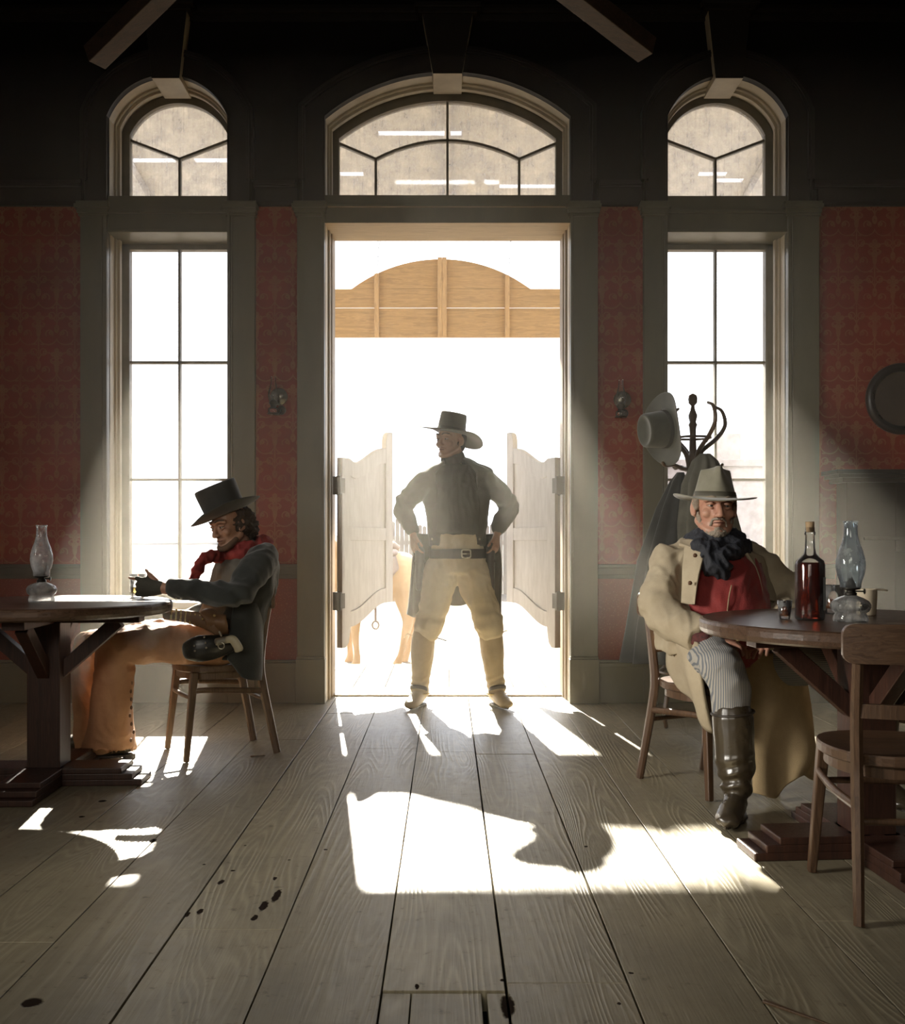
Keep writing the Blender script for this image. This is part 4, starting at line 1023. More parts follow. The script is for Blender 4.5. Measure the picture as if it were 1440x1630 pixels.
def hand(mb, w, d, nrm, side, curl=(.5, .5, .5, .5), L=.19, thumb=(.5, .6), spread=.06, point=None):
    "w wrist, d direction of the fingers, nrm the way the palm faces, side +1/-1 for the thumb's side"
    w = Vector(w); d = Vector(d).normalized(); n_ = Vector(nrm); n_ = (n_-d*n_.dot(d)).normalized(); s_ = d.cross(n_)*side; k = L/.19
    mb.limb([(w-d*.02, (.026*k, .019*k)), (w+d*.03*k, (.034*k, .016*k)), (w+d*.07*k, (.041*k, .0155*k)), (w+d*.096*k, (.039*k, .012*k))], n=14, ref=s_)
    lens = (.071, .079, .074, .058)
    for i in range(4):
        off = (.031-.0205*i)*k; b = w+d*.085*k+s_*off; cv = curl[i]; dd = (d+s_*spread*(1.5-i)).normalized(); p = b; pts = [(p-dd*.018, .0095*k), (p, .0095*k)]
        ang = cv*.55
        for j, fr in enumerate((.45, .31, .24)):
            dirn = (dd*cos(ang)+n_*sin(ang)); p = p+dirn*lens[i]*k*fr*1.05; pts.append((p, (.0088-.0009*j)*k)); ang += cv*(.95-.15*j)
        mb.limb(pts, n=8, sub=3, flat=True)
    b = w+d*.028*k+s_*.026*k; td = (d*cos(thumb[0])+s_*sin(thumb[0])).normalized(); p1 = b+td*.042*k; td2 = (td+n_*thumb[1]).normalized(); p2 = p1+td2*.032*k; p3 = p2+(td2+d*.2).normalized()*.024*k
    mb.limb([(b-td*.01, .015*k), (p1, .0125*k), (p2, .0105*k), (p3, .0085*k)], n=8, sub=3)
def lace(mb, pts, r): mb.limb([(p, r) for p in pts], n=6)

SKIN = mat('tanned_skin', (.40, .22, .14), .5, col2=(.32, .16, .10), ns=18, bump=.15, bs=250, bd=.002)
SKIN2 = mat('ruddy_older_skin', (.44, .24, .16), .5, col2=(.36, .17, .115), ns=18, bump=.25, bs=220, bd=.002)
BLKH = mat('dark_felt_hat', (.045, .043, .036), .85, ns=14, sheen=.3)
BANDM = mat('hat_ribbon', (.02, .02, .018), .6)

# ================= the standing man in the doorway
D0 = 6.30
def S(u, v, dy=0): return at(u, v, D0+dy) if dy == 0 else V(at(u, v, D0).x, D0+dy, at(u, v, D0).z)
man = thing('person', (0.04, D0, 0), 'man standing astride in the doorway, wide dark hat, dark jacket, pale trousers and high boots', 'person')
hc = S(717, 700); HF = frame((-.66, -.75, -.02), (.0, .0, 1))
mb = MB(); head(mb, hc, HF, neck=S(722, 735, .02))
mb.limb([(S(722, 756, .03), (.05, .05)), (S(724, 770, .03), (.14, .07)), (S(726, 800, .02), (.13, .075)), (S(728, 850, 0), (.11, .07)), (S(728, 890, 0), (.12, .08))], n=18, ref=(1, 0, 0))
for s, sh, el, wr in ((-1, S(678, 768, .02), S(645, 806, .07), S(657, 848, -.01)), (1, S(778, 768, .02), S(806, 806, .07), S(791, 848, -.01))):
    mb.limb([(sh, .035), (el, .032), (wr, .027)], n=12)
    hand(mb, wr, (s*-.10, -.25, -1), (-s*.9, .5, 0), 1 if s < 0 else -1, curl=(.5, .55, .6, .6), L=.185, thumb=(.6, .3))
for s, kn, an in ((-1, S(683, 1003), S(667, 1100, .03)), (1, S(778, 1003), S(791, 1100, .03))):
    mb.limb([(S(728+s*22, 900), .06), (kn, .04), (an, .028), (an+V(s*.02, -.08, -.065), .014)], n=12)
obj('body', None, SKIN, man, mesh=fuse(mb, .0045, 3))
face_parts(man, hc, HF, SKIN)
hat(man, hc+HF @ V(0, -.006, .050), V(.17, -.04, 1), (-.66, -.75, .04), brim=(.205, .225), crown=(.083, .100), h=.122, top=(.074, .090), m=BLKH, bandm=BANDM, curl=.012, droop=.004, back=.075, dent=.02)
HAIR = mat('dark_brown_hair', (.045, .028, .018), .8, bump=.6, bs=90)
mb = MB(); mb.ell(hc+HF @ V(0, -.035, .012), (.080, .082, .075), HF); mb.ell(hc+HF @ V(0, -.06, -.04), (.06, .045, .045), HF); obj('hair', None, HAIR, man, mesh=fuse(mb, .006, 2))
mb = MB(); lace(mb, [hc+HF @ V(.078, .03, .04), hc+HF @ V(.074, .035, -.03), hc+HF @ V(.05, .06, -.085), hc+HF @ V(.0, .06, -.125)], .0022); obj('chin_cord', mb, BANDM, man, smooth=True)
JK = mat('dark_brown_jacket', (.055, .048, .036), .9, ns=10, sheen=.25, bump=.25, bs=160)
mb = MB()
mb.shell([(S(722, 729, .03), (.06, .075)), (S(723, 738, .03), (.13, .095)), (S(724, 752, .03), (.235, .112)), (S(726, 785, .02), (.215, .130)), (S(728, 825, .01), (.185, .125)), (S(728, 868, .01), (.178, .125))], (1, 0, 0), radians(126), radians(414), .022)
EL = [S(640, 806, .07), S(811, 806, .07)]
for s, sh, el, wr in ((-1, S(676, 766, .02), EL[0], S(656, 843, .0)), (1, S(778, 766, .02), EL[1], S(792, 843, .0))):
    mb.limb([(sh+V(-s*.01, 0, .0), .066), (sh.lerp(el, .45), (.068, .064)), (el, (.056, .060)), (el.lerp(wr, .6), .051), (wr, .044)], n=16, round_=True)
jt = [(e_, .16, .011, (m_-e_).normalized(), 110) for e_, m_ in ((EL[0], S(672, 757)), (EL[1], S(782, 757)))]
obj('jacket', None, JK, man, mesh=fuse(mb, .0075, 4, crumple(.012, 7, jt, 3)))
mb = MB(); mb.limb([(S(720, 722, -.005), (.066, .066)), (S(721, 733, .015), (.078, .075))], n=20, ref=(1, 0, 0), round_=False)
mb.limb([(S(724, 742, .01), (.12, .09)), (S(726, 790, 0), (.165, .118)), (S(728, 830, -.01), (.156, .122)), (S(728, 850, -.01), (.158, .124))], n=20, ref=(1, 0, 0), round_=False)
obj('shirt', None, mat('dark_grey_shirt', (.075, .068, .052), .9, ns=10, bump=.25, bs=160), man, mesh=fuse(mb, .007, 4, crumple(.007, 12, (), 8, (1.4, 1, .6))))
# jacket skirts pushed back behind the hands
mb = MB()
mb.sheet([[S(660, 848, .02), S(672, 850, .08), S(690, 850, .12)], [S(655, 900, .05), S(668, 900, .11), S(690, 900, .14)], [S(647, 980, .09), S(664, 984, .16), S(694, 950, .20)]], .016, 7, .010, 1.5, 1)
obj('jacket_skirt', mb, JK, man, smooth=True)
mb = MB(); mb.sheet([[S(793, 848, .02), S(782, 850, .08), S(764, 850, .12)], [S(796, 900, .05), S(784, 900, .11), S(764, 900, .14)], [S(796, 984, .09), S(784, 978, .16), S(762, 940, .20)]], .016, 7, .010, 1.5, 2)
obj('jacket_skirt', mb, JK, man, smooth=True)
mb = MB(); mb.sheet([[S(690, 870, .14), S(728, 870, .15), S(764, 870, .14)], [S(694, 920, .16), S(728, 920, .17), S(764, 920, .16)], [S(708, 964, .19), S(730, 968, .20), S(752, 960, .19)]], .014, 7, .008, 2, 4); obj('jacket_tail', mb, JK, man, smooth=True)
TRS = mat('cream_canvas_trousers', (.70, .60, .42), .9, col2=(.60, .51, .35), ns=12, bump=.2, bs=200)
mb = MB()
mb.limb([(S(728, 848), (.150, .118)), (S(728, 872), (.166, .123)), (S(728, 892), (.172, .122)), (S(728, 912), (.170, .120))], n=22, ref=(1, 0, 0), round_=False)
KN = [S(684, 990, -.01), S(777, 990, -.01)]
for s, k in ((-1, KN[0]), (1, KN[1])):
    hp = S(728+s*23, 905)
    mb.limb([(hp, (.110, .115)), (S(728+s*32, 940), (.105, .108)), (hp.lerp(k, .7), (.088, .092)), (k, (.086, .09)), (k+V(s*.012, 0, -.045), (.082, .085))], n=18, ref=(1, 0, 0))
jt = [(k+V(0, 0, .03), .15, .010, V(s*.35, .1, .9).normalized(), 120) for s, k in ((-1, KN[0]), (1, KN[1]))]+[(S(728, 925), .14, .006, V(.5, 0, .8).normalized(), 100)]
obj('trousers', None, TRS, man, mesh=fuse(mb, .0075, 4, crumple(.012, 7, jt, 12, (1.3, 1, .8))))
LEA = mat('dark_brown_leather', (.030, .022, .016), .45, ns=10, spec=.5)
def band(mb, c, rx, ry, h, th, tilt=V(0, 0, 1), n=40, z=0):
    F_ = frame((0, 1, 0), tilt); rg = []
    for a in [2*pi*k/n for k in range(n+1)]:
        o_ = F_ @ V(cos(a)*rx, sin(a)*ry, 0)+c; dd = (F_ @ V(cos(a), sin(a), 0)); u = F_ @ V(0, 0, 1)
        rg.append([o_-u*h/2, o_+u*h/2, o_+u*h/2+dd*th, o_-u*h/2+dd*th])
    mb.rings(rg, cap=False); return mb
bel = obj('gun_belt', band(MB(), S(728, 881), .174, .130, .060, .006), LEA, man, bevel=.0015)
BRS = mat('worn_silver_buckle', (.62, .58, .48), .3, .9)
mb = MB(); b0 = S(741, 881); b0.y = D0-.142
q = [b0+V(x_, 0, z_) for x_, z_ in ((-.024, -.022), (-.027, 0), (-.024, .022), (0, .025), (.024, .022), (.027, 0), (.024, -.022), (0, -.025), (-.024, -.022))]
mb.limb([(p, .0045) for p in q], n=8); mb.limb([(b0+V(-.03, 0, 0), .003), (b0+V(.02, -.003, 0), .003)], n=6); obj('buckle', mb, BRS, bel, smooth=True)
for u in (688, 762):
    obj('trouser_button', MB().ell(S(u, 858, -.125), (.006, .004, .008)), BRS, man, smooth=True)
HOL = mat('black_brown_holster', (.028, .020, .014), .4, spec=.6)
for s, u in ((-1, 664), (1, 784)):
    h0 = S(u-s*4, 885, -.02); mb = MB(); mb.limb([(h0+V(0, 0, .03), (.030, .042)), (h0+V(0, 0, -.05), (.028, .042)), (h0+V(s*.006, 0, -.15), (.022, .032)), (h0+V(s*.008, 0, -.20), (.018, .022))], n=14, ref=(1, 0, 0))
    hl = obj('holster', mb, HOL, man, smooth=True)
    obj('holster_strap', band(MB(), h0+V(0, 0, -.03), .031, .045, .016, .003), LEA, hl)
    rv = thing('revolver', h0+V(0, -.02, .06), 'dark revolver in the %s holster of the standing man' % ('left hand' if s < 0 else 'right hand'), 'revolver')
    rv['label'] = 'dark revolver grip in the holster nearer the %s swing door' % ('left' if s < 0 else 'right')
    mb = MB(); mb.limb([(h0+V(0, -.005, .02), (.013, .022)), (h0+V(0, -.01, .055), (.012, .020)), (h0+V(0, -.035, .085), (.012, .018)), (h0+V(0, -.055, .075), (.013, .018))], n=10, ref=(1, 0, 0)); obj('grip', mb, HOL, rv, smooth=True)
BOOT = mat('tan_leather_boots', (.48, .38, .24), .45, col2=(.36, .28, .17), ns=8, spec=.5)
def boot(parent, knee, ankle, toe, m, rt=(.072, .078), rm=.058, ra=.048, name='boot', heel=.035, wr=.007, seed=0, solez=0):
    knee, ankle, toe = Vector(knee), Vector(ankle), Vector(toe); fd = V(toe.x-ankle.x, toe.y-ankle.y, 0); Lf = fd.length; fd.normalize(); sd_ = V(-fd.y, fd.x, 0)
    mb = MB(); mb.limb([(knee, rt), (knee.lerp(ankle, .35), (rt[0]*.98, rt[1]*.98)), (knee.lerp(ankle, .72), rm), (ankle+V(0, 0, .03), ra*1.05), (ankle+V(0, 0, -.01), ra)], n=20, ref=sd_)
    z0 = solez
    hl = V(ankle.x, ankle.y, 0)-fd*.045
    mb.limb([(hl+V(0, 0, z0+.062), (.030, .032)), (V(ankle.x, ankle.y, z0+.066)+fd*.03, (.042, .046)), (V(ankle.x, ankle.y, z0+.048)+fd*(Lf*.6), (.048, .035)), (V(ankle.x, ankle.y, z0+.034)+fd*(Lf*.9), (.041, .025)), (V(toe.x, toe.y, z0+.028)-fd*.01, (.018, .013))], n=16, ref=sd_)
    mb.limb([(V(ankle.x, ankle.y, z0+.10)-fd*.01, (.044, .044)), (V(ankle.x, ankle.y, z0+.07)+fd*.05, (.038, .036))], n=14, ref=sd_)
    ar = (ankle+V(0, 0, .035), .115, wr, (knee-ankle).normalized(), 150)
    b_ = obj(name, None, m, parent, mesh=fuse(mb, .005, 3, crumple(.003, 9, (ar,), seed)))
    mb = MB(); c_ = V(ankle.x, ankle.y, 0); ol = []
    for k in range(28):
        a = 2*pi*k/28; t_ = cos(a); ln = (Lf+.0) if t_ > 0 else .075; wd = .042*(1-.35*max(0, t_)**2)-(.008 if t_ < 0 else 0)
        p = c_+fd*(t_*ln)+sd_*(sin(a)*wd); ol.append((p.x, p.y))
    mb.prism(ol, z0+.012, z0+.022, 'z'); obj('sole', mb, LEA, b_)
    mb = MB(); ol = [(p.x, p.y) for p in [c_-fd*.045+fd*.03*cos(a)+sd_*.028*sin(a) for a in [2*pi*k/16 for k in range(16)]]]; mb.prism(ol, z0+.0, z0+.014, 'z'); obj('heel', mb, LEA, b_)
    return b_
for s, k, a_, t_ in ((-1, S(674, 1012), S(668, 1100, .04), V(-.235, 6.16, 0)), (1, S(781, 1012), S(790, 1100, .04), V(.375, 6.17, 0))):
    b_ = boot(man, k, a_, t_, BOOT, ra=.054, seed=s+3, wr=.009)
    SP = mat('brass_spur', (.5, .38, .18), .35, .9); mb = MB(); fd = (V(t_.x, t_.y, 0)-V(a_.x, a_.y, 0)).normalized(); c_ = V(a_.x, a_.y, .085)
    sd_ = V(-fd.y, fd.x, 0); mb.limb([(c_+fd*.062*cos(a)+sd_*.062*sin(a), .006) for a in [2*pi*k_/20 for k_ in range(21)]], n=6); mb.ell(c_-fd*.075, (.018, .004, .018), frame(sd_)); mb.ell(c_+sd_*.054, (.012, .005, .012), frame(sd_)); mb.ell(c_-sd_*.054, (.012, .005, .012), frame(sd_))
    obj('spur', mb, SP, b_, smooth=True)
    mb = MB(); fa_ = V(a_.x, a_.y, .115)+fd*.02; mb.limb([(fa_+fd*.05*cos(a)+sd_*.052*sin(a)+V(0, 0, .02*cos(a)), (.012, .004)) for a in [2*pi*k_/20 for k_ in range(21)]], n=8, ref=(0, 0, 1)); obj('spur_strap', mb, LEA, b_, smooth=True)
mb = MB(); lace(mb, [S(696, 1014, -.06), S(704, 1016, -.07), S(710, 1018, -.07)], .003); obj('garter_strap', mb, LEA, man)
mb = MB(); lace(mb, [S(656, 1012, -.04), S(649, 1008, -.04), S(644, 1014, -.04)], .003); lace(mb, [S(796, 1010, -.04), S(802, 1004, -.04), S(806, 1003, -.04)], .003); obj('tie_string', mb, TRS, man)

# ================= the man at the left table
BLT = mat('brown_cartridge_leather', (.22, .115, .055), .5, spec=.5); BRASS = mat('cartridge_brass', (.62, .45, .2), .3, .9)
D1 = 4.95
def A(u, v, Y=D1): return at(u, v, Y)
m1 = thing('person', (-1.15, 4.95, 0), 'seated man in dark coat, red neckerchief and tan chaps, hat tipped over his eyes', 'person')
FW1 = V(-.90, -.43, 0).normalized()
hc = A(365, 834, 4.91); HF = frame((-.60, -.78, -.26), (-.22, -.1, 1))
WR = A(262, 936, 4.60); ELB = A(372, 946, 4.66); SHO = A(421, 888, 4.83)
mb = MB(); head(mb, hc, HF, neck=A(392, 872, 4.98), s=.98)
mb.limb([(A(396, 885, 4.99), (.07, .06)), (A(393, 910, 5.0), (.13, .07)), (A(378, 950, 5.0), (.12, .08)), (A(358, 1000, 4.98), (.12, .09)), (A(350, 1018, 4.98), (.12, .10))], n=18, ref=(.43, -.90, 0))
mb.limb([(SHO, .035), (ELB, .032), (WR, .028)], n=12)
mb.limb([(A(375, 900, 5.14), .035), (A(340, 965, 5.2), .032), (A(290, 985, 5.1), .03), (A(275, 990, 5.08), .028)], n=12)
hand(mb, WR+V(-.01, 0, .002), (-1, .05, .02), (-.25, 1, -.1), -1, curl=(.02, .9, .95, 1.0), L=.19, thumb=(.75, .9), spread=.10)
hand(mb, A(272, 990, 5.06), (-1, -.2, -.2), (0, 0, -1), 1, curl=(.4, .4, .4, .4))
K1, K2 = A(178, 1028, 4.72), A(142, 1030, 4.98)
for hp, kn, an in ((V(-1.12, 4.84, .56), K1, A(185, 1180, 4.84)), (V(-1.2, 5.08, .56), K2, A(150, 1180, 5.04))):
    mb.limb([(hp, .06), (kn, .042), (an, .03), (an+V(-.10, -.03, -.04), .015)], n=12)
obj('body', None, SKIN, m1, mesh=fuse(mb, .0045, 3))
face_parts(m1, hc, HF, SKIN, .98)
hat(m1, hc+HF @ V(0, .0, .055), (-.42, -.10, 1), (-.88, -.40, -.3), brim=(.150, .185), crown=(.084, .100), h=.150, top=(.092, .106), m=BLKH, bandm=BANDM, curl=.05, droop=-.012, dent=.015)
mb = MB(); mb.ell(hc+HF @ V(0, -.045, .0), (.086, .085, .08), HF); mb.ell(hc+HF @ V(0, -.085, -.045), (.075, .055, .06), HF); mb.ell(hc+HF @ V(-.07, -.02, -.0), (.02, .03, .05), HF); mb.ell(hc+HF @ V(.07, -.02, .0), (.02, .03, .05), HF)
obj('hair', None, mat('curly_dark_hair', (.05, .03, .018), .8, bump=1, bs=60), m1, mesh=fuse(mb, .006, 1, crumple(.022, 38, (), 5)))
mb = MB()
for s in (-1, 1): pass
mb.limb([(hc+HF @ V(-.055, .03, -.075), .014), (hc+HF @ V(-.03, .07, -.10), .016), (hc+HF @ V(0, .085, -.104), .014), (hc+HF @ V(.03, .07, -.10), .016), (hc+HF @ V(.055, .03, -.075), .014)], n=8); obj('stubble', mb, mat('stubble', (.13, .075, .045), .9), m1, smooth=True)
GLV = mat('dark_green_glove', (.050, .048, .034), .8, bump=.3, bs=150)
mb = MB(); w_ = WR+V(-.01, 0, .002); dd = V(-1, .05, .02)
mb.limb([(w_-dd*-.012, (.033, .026)), (w_+dd*.04, (.040, .0215)), (w_+dd*.08, (.0465, .0205)), (w_+dd*.105, (.044, .017))], n=16, ref=(0, 0, 1))
for i, zz in enumerate((.031, .0105, -.010, -.0305)):
    mb.limb([(w_+dd*.09+V(0, 0, zz), .0125), (w_+dd*.118+V(0, .006*(i > 0), zz*1.1+(.006 if i == 0 else 0)), .0115)], n=8)
mb.limb([(w_+V(-.035, .01, .03), .016), (w_+V(-.065, .02, .05), .0145)], n=8)
obj('glove', None, GLV, m1, mesh=fuse(mb, .004, 2))
SCF = mat('faded_red_neckerchief', (.30, .035, .030), .85, col2=(.20, .022, .02), ns=30, bump=.3, bs=80)
mb = MB(); nc = A(392, 874, 4.97)
FN = frame((-.9, -.4, -.35), (-.35, -.1, 1))
for k, (rr_, dz, th_) in enumerate(((.085, .012, .024), (.095, -.012, .026), (.082, -.035, .026))):
    mb.limb([(nc+FN @ V(rr_*cos(a), rr_*1.15*sin(a), dz+.008*sin(3*a+k)), th_*(1+.15*sin(5*a+k))) for a in [2*pi*j/16 for j in range(17)]], n=10, sub=3)
mb.limb([(nc+FN @ V(.02, .10, -.02), .022), (A(333, 885, 4.80), (.020, .03)), (A(316, 905, 4.79), (.014, .034)), (A(308, 923, 4.79), (.008, .03))], n=10, ref=(-.5, .3, 0))
obj('neckerchief', None, SCF, m1, mesh=fuse(mb, .006, 2, crumple(.010, 22, (), 2)))
CT1 = mat('charcoal_green_coat', (.022, .025, .022), .85, ns=10, sheen=.35, bump=.2, bs=180)
mb = MB()
SEC = [(A(397, 872, 4.99), (.085, .085)), (A(399, 882, 5.0), (.15, .105)), (A(400, 900, 5.0), (.205, .128)), (A(392, 935, 5.0), (.195, .14)), (A(378, 975, 5.0), (.19, .145)), (A(366, 1012, 4.99), (.20, .16)), (A(362, 1040, 4.99), (.205, .17))]
mb.shell(SEC, (.43, -.90, 0), radians(140), radians(402), .022)
mb.limb([(SHO+V(-.02, .04, .0), .078), (SHO.lerp(ELB, .4), (.074, .07)), (ELB, (.064, .062)), (ELB.lerp(WR, .6), .050), (WR+V(.045, 0, .0), .043)], n=16, round_=True)
mb.limb([(A(384, 893, 5.16), .07), (A(345, 960, 5.22), .055), (A(300, 985, 5.12), .045)], n=14)
jt = [(ELB, .17, .011, (SHO-ELB).normalized(), 105), (SHO, .12, .006, V(.6, 0, .8), 70)]
obj('coat', None, CT1, m1, mesh=fuse(mb, .0075, 4, crumple(.012, 7, jt, 21)))
mb = MB(); mb.sheet([[A(372, 965, 4.80), A(395, 962, 4.80), A(414, 955, 4.90), A(428, 935, 5.05)], [A(366, 1010, 4.76), A(392, 1015, 4.76), A(412, 1010, 4.86), A(424, 1000, 5.02)], [A(364, 1050, 4.76), A(385, 1078, 4.75), A(413, 1083, 4.84), A(418, 1078, 5.02)]], .016, 7, .010, 1.6, 3)
obj('coat_skirt', mb, CT1, m1, smooth=True)
obj('cuff_button', MB().ell(A(280, 953, 4.545), .005).ell(A(288, 953, 4.54), .005), BRS, m1, smooth=True)
mb = MB(); VEST = mat('grey_brown_vest', (.16, .145, .12), .85, ns=12, bump=.2, bs=150)
mb.limb([(A(386, 882, 4.97), (.13, .09)), (A(383, 905, 4.98), (.165, .125)), (A(375, 945, 4.99), (.165, .135)), (A(362, 985, 4.98), (.165, .14)), (A(356, 1005, 4.98), (.165, .15))], n=20, ref=(.43, -.90, 0))
obj('vest', None, VEST, m1, mesh=fuse(mb, .007, 4, crumple(.006, 11, (), 31)))
CHP = mat('tan_leather_chaps', (.56, .31, .165), .65, col2=(.42, .215, .11), ns=7, bump=.25, bs=60)
mb = MB()
mb.limb([(V(-1.10, 4.86, .555), (.105, .115)), (V(-1.30, 4.80, .565), (.100, .11)), (K1+V(.09, .02, .005), (.088, .095)), (K1, (.080, .085))], n=18, ref=(0, 0, 1))
mb.limb([(K1+V(.01, 0, -.0), (.088, .09)), (A(182, 1085, 4.74), (.092, .09)), (A(176, 1145, 4.77), (.105, .10)), (A(173, 1188, 4.80), (.122, .11)), (A(173, 1196, 4.80), (.122, .11))], n=20, ref=(1, 0, 0), round_=False)
obj('chaps_leg', None, CHP, m1, mesh=fuse(mb, .0075, 5, crumple(.012, 6, [(K1+V(.07, 0, -.03), .16, .010, V(.7, 0, .7), 90), (A(175, 1188, 4.8), .2, .010, V(1, 0, .2).normalized(), 40)], 41, (1.3, 1.3, .5))))
mb = MB()
mb.limb([(V(-1.18, 5.08, .555), (.10, .11)), (V(-1.45, 5.04, .565), (.09, .10)), (K2+V(.09, .0, .005), (.085, .09)), (K2, (.080, .08))], n=18, ref=(0, 0, 1))
mb.limb([(K2+V(.01, 0, -.0), (.088, .09)), (A(146, 1090, 5.0), (.092, .09)), (A(150, 1150, 5.02), (.095, .10)), (A(153, 1186, 5.04), (.105, .10))], n=20, ref=(1, 0, 0), round_=False)
obj('chaps_leg', None, CHP, m1, mesh=fuse(mb, .0075, 5, crumple(.012, 6, [(K2+V(.07, 0, -.03), .16, .010, V(.7, 0, .7), 90)], 47, (1.3, 1.3, .5))))
LB = mat('olive_boot_leather', (.085, .07, .045), .5, spec=.5)
boot(m1, A(185, 1150, 4.84), A(190, 1180, 4.84), V(-1.765, 4.80, 0), LB, rt=(.06, .06), rm=.055, ra=.048)
boot(m1, A(165, 1150, 5.06), A(168, 1180, 5.06), V(-1.95, 4.98, 0), LB, rt=(.06, .06), rm=.055, ra=.048)
for k in range(9):
    p = A(190-k*.2+sin(k)*1.0, 1075+k*13, 4.70); obj('concho', MB().ell(p+V(.048+.0035*k*sin(k*2.1)*.3+.0015*k, .01+.004*(k % 2), 0), (.006, .005, .010)), BLT, m1, smooth=True)
for k in range(5):
    p = A(228+k*14, 1026-k*3.4, 4.735); obj('chaps_lacing', MB().ell(p, (.008, .006, .006)), LB, m1, smooth=True)
mb = MB(); mb.limb([(A(262, 978, 4.72), (.025, .010)), (A(300, 982, 4.70), (.030, .010)), (A(335, 992, 4.70), (.036, .010)), (A(352, 1004, 4.72), (.034, .010)), (A(366, 1016, 4.78), (.03, .01))], n=10, ref=(0, 0, 1)); bt = obj('cartridge_belt', mb, BLT, m1, smooth=True)
for k in range(9):
    p = A(272+k*7.5, 977+k*1.9, 4.697); obj('cartridge', MB().limb([(p+V(0, 0, -.022), .0052), (p+V(.004, -.003, .026), .0052)], n=8), BRASS, bt, smooth=True)
mb = MB(); mb.limb([(A(330, 975, 4.73), (.05, .02)), (A(345, 990, 4.71), (.055, .024)), (A(352, 1003, 4.73), (.04, .02))], n=12, ref=(.8, 0, -.5)); pc = obj('belt_pouch', mb, BLT, m1, smooth=True)
for q in ((322, 985), (341, 980)): obj('rivet', MB().ell(A(q[0], q[1], 4.675), .0065), BRASS, pc, smooth=True)
mb = MB(); mb.limb([(A(298, 1036, 4.665), (.045, .024)), (A(315, 1033, 4.66), (.062, .028)), (A(340, 1030, 4.68), (.058, .030)), (A(366, 1024, 4.72), (.045, .028))], n=16, ref=(0, 0, 1)); BH = mat('black_holster_leather', (.018, .017, .014), .35, spec=.6); hl = obj('holster', None, BH, m1, mesh=fuse(mb, .005, 2))
for q in ((309, 1028), (310, 1036), (325, 1014), (327, 1023), (328, 1031)): obj('stud', MB().ell(A(q[0], q[1], 4.622), .005), BRS, hl, smooth=True)
rv = thing('revolver', A(365, 1025, 4.66), 'revolver with ivory grip in the black holster of the left seated man', 'revolver')
IV = mat('ivory_grip', (.62, .56, .40), .4); mb = MB(); mb.limb([(A(362, 1018, 4.65), (.016, .012)), (A(370, 1018, 4.65), (.020, .013)), (A(377, 1027, 4.65), (.021, .013)), (A(380, 1034, 4.65), (.022, .013))], n=12, ref=(.7, 0, .5)); obj('grip', mb, IV, rv, smooth=True)
mb = MB(); mb.limb([(A(345, 1022, 4.66), (.018, .012)), (A(362, 1018, 4.655), (.017, .012))], n=10, ref=(0, 0, 1)); mb.limb([(A(352, 1012, 4.65), .004), (A(349, 1006, 4.65), .005)], n=6)
mb.limb([(A(352+5*cos(a), 1028+5*sin(a), 4.64), .0025) for a in [2*pi*k/12 for k in range(13)]], n=6, sub=2); obj('frame', mb, BRS, rv, smooth=True)

# ================= the older man at the right table
D2 = 4.28
def B(u, v, Y=D2): return at(u, v, Y)
m2 = thing('person', (1.14, 4.28, 0), 'older bearded man in tan coat, red waistcoat and grey felt hat at the right table', 'person')
hc = B(1137, 805, 4.22); HF = frame((-.04, -1, -.03), (.03, 0, 1))
mb = MB(); head(mb, hc, HF, neck=B(1138, 868, 4.27), s=1.06)
mb.limb([(B(1136, 875, 4.28), (.07, .06)), (B(1132, 898, 4.29), (.14, .07)), (B(1138, 950, 4.27), (.13, .09)), (B(1142, 1005, 4.25), (.13, .10)), (B(1142, 1040, 4.25), (.13, .10))], n=18, ref=(.89, .45, 0))
S1, E1, W1 = B(1062, 890, 4.24), B(1052, 975, 4.16), B(1126, 1019, 3.96)
S2, E2, W2 = B(1206, 895, 4.36), B(1262, 955, 4.26), B(1235, 1015, 4.0)
mb.limb([(S1, .035), (E1, .034), (W1, .029)], n=12); mb.limb([(S2, .035), (E2, .034), (W2, .029)], n=12)
hand(mb, W1+V(.012, -.008, -.002), (.92, -.33, -.10), (0, -.1, -1), 1, curl=(.45, .5, .55, .6), L=.19, thumb=(.6, .3))
hand(mb, W2, (-.7, -.6, -.2), (0, 0, -1), -1, curl=(.4, .4, .4, .4), L=.19)
HP1, KN1, AN1 = V(1.06, 4.2, .54), B(1148, 1060, 3.84), B(1170, 1262, 3.77)
HP2, KN2, AN2 = V(1.24, 4.26, .54), V(1.70, 4.08, .545), V(1.74, 4.02, .10)
for hp, kn, an in ((HP1, KN1, AN1), (HP2, KN2, AN2)): mb.limb([(hp, .06), (kn, .042), (an, .03), (an+V(-.02, -.07, -.04), .015)], n=12)
obj('body', None, SKIN2, m2, mesh=fuse(mb, .004, 2))
face_parts(m2, hc, HF, SKIN2, 1.06, brow=(.30, .24, .17))
WB = mat('white_grey_whiskers', (.33, .28, .22), .9, col2=(.20, .155, .115), ns=40, bump=.6, bs=150)
T2 = lambda p: hc+HF @ (V(*p)*1.06)
mb = MB()
mb.limb([(T2((-.066, .005, -.035)), (.009, .016)), (T2((-.053, .028, -.075)), (.012, .016)), (T2((-.032, .058, -.098)), (.017, .016)), (T2((0, .073, -.106)), (.022, .019)), (T2((.032, .058, -.098)), (.017, .016)), (T2((.053, .028, -.075)), (.012, .016)), (T2((.066, .005, -.035)), (.009, .016))], n=10)
mb.limb([(T2((-.030, .076, -.078)), .005), (T2((-.022, .083, -.055)), .005), (T2((0, .094, -.051)), .0045), (T2((.022, .083, -.055)), .005), (T2((.030, .076, -.078)), .005)], n=8)
mb.ell(T2((0, .081, -.092)), (.016, .010, .012), HF)
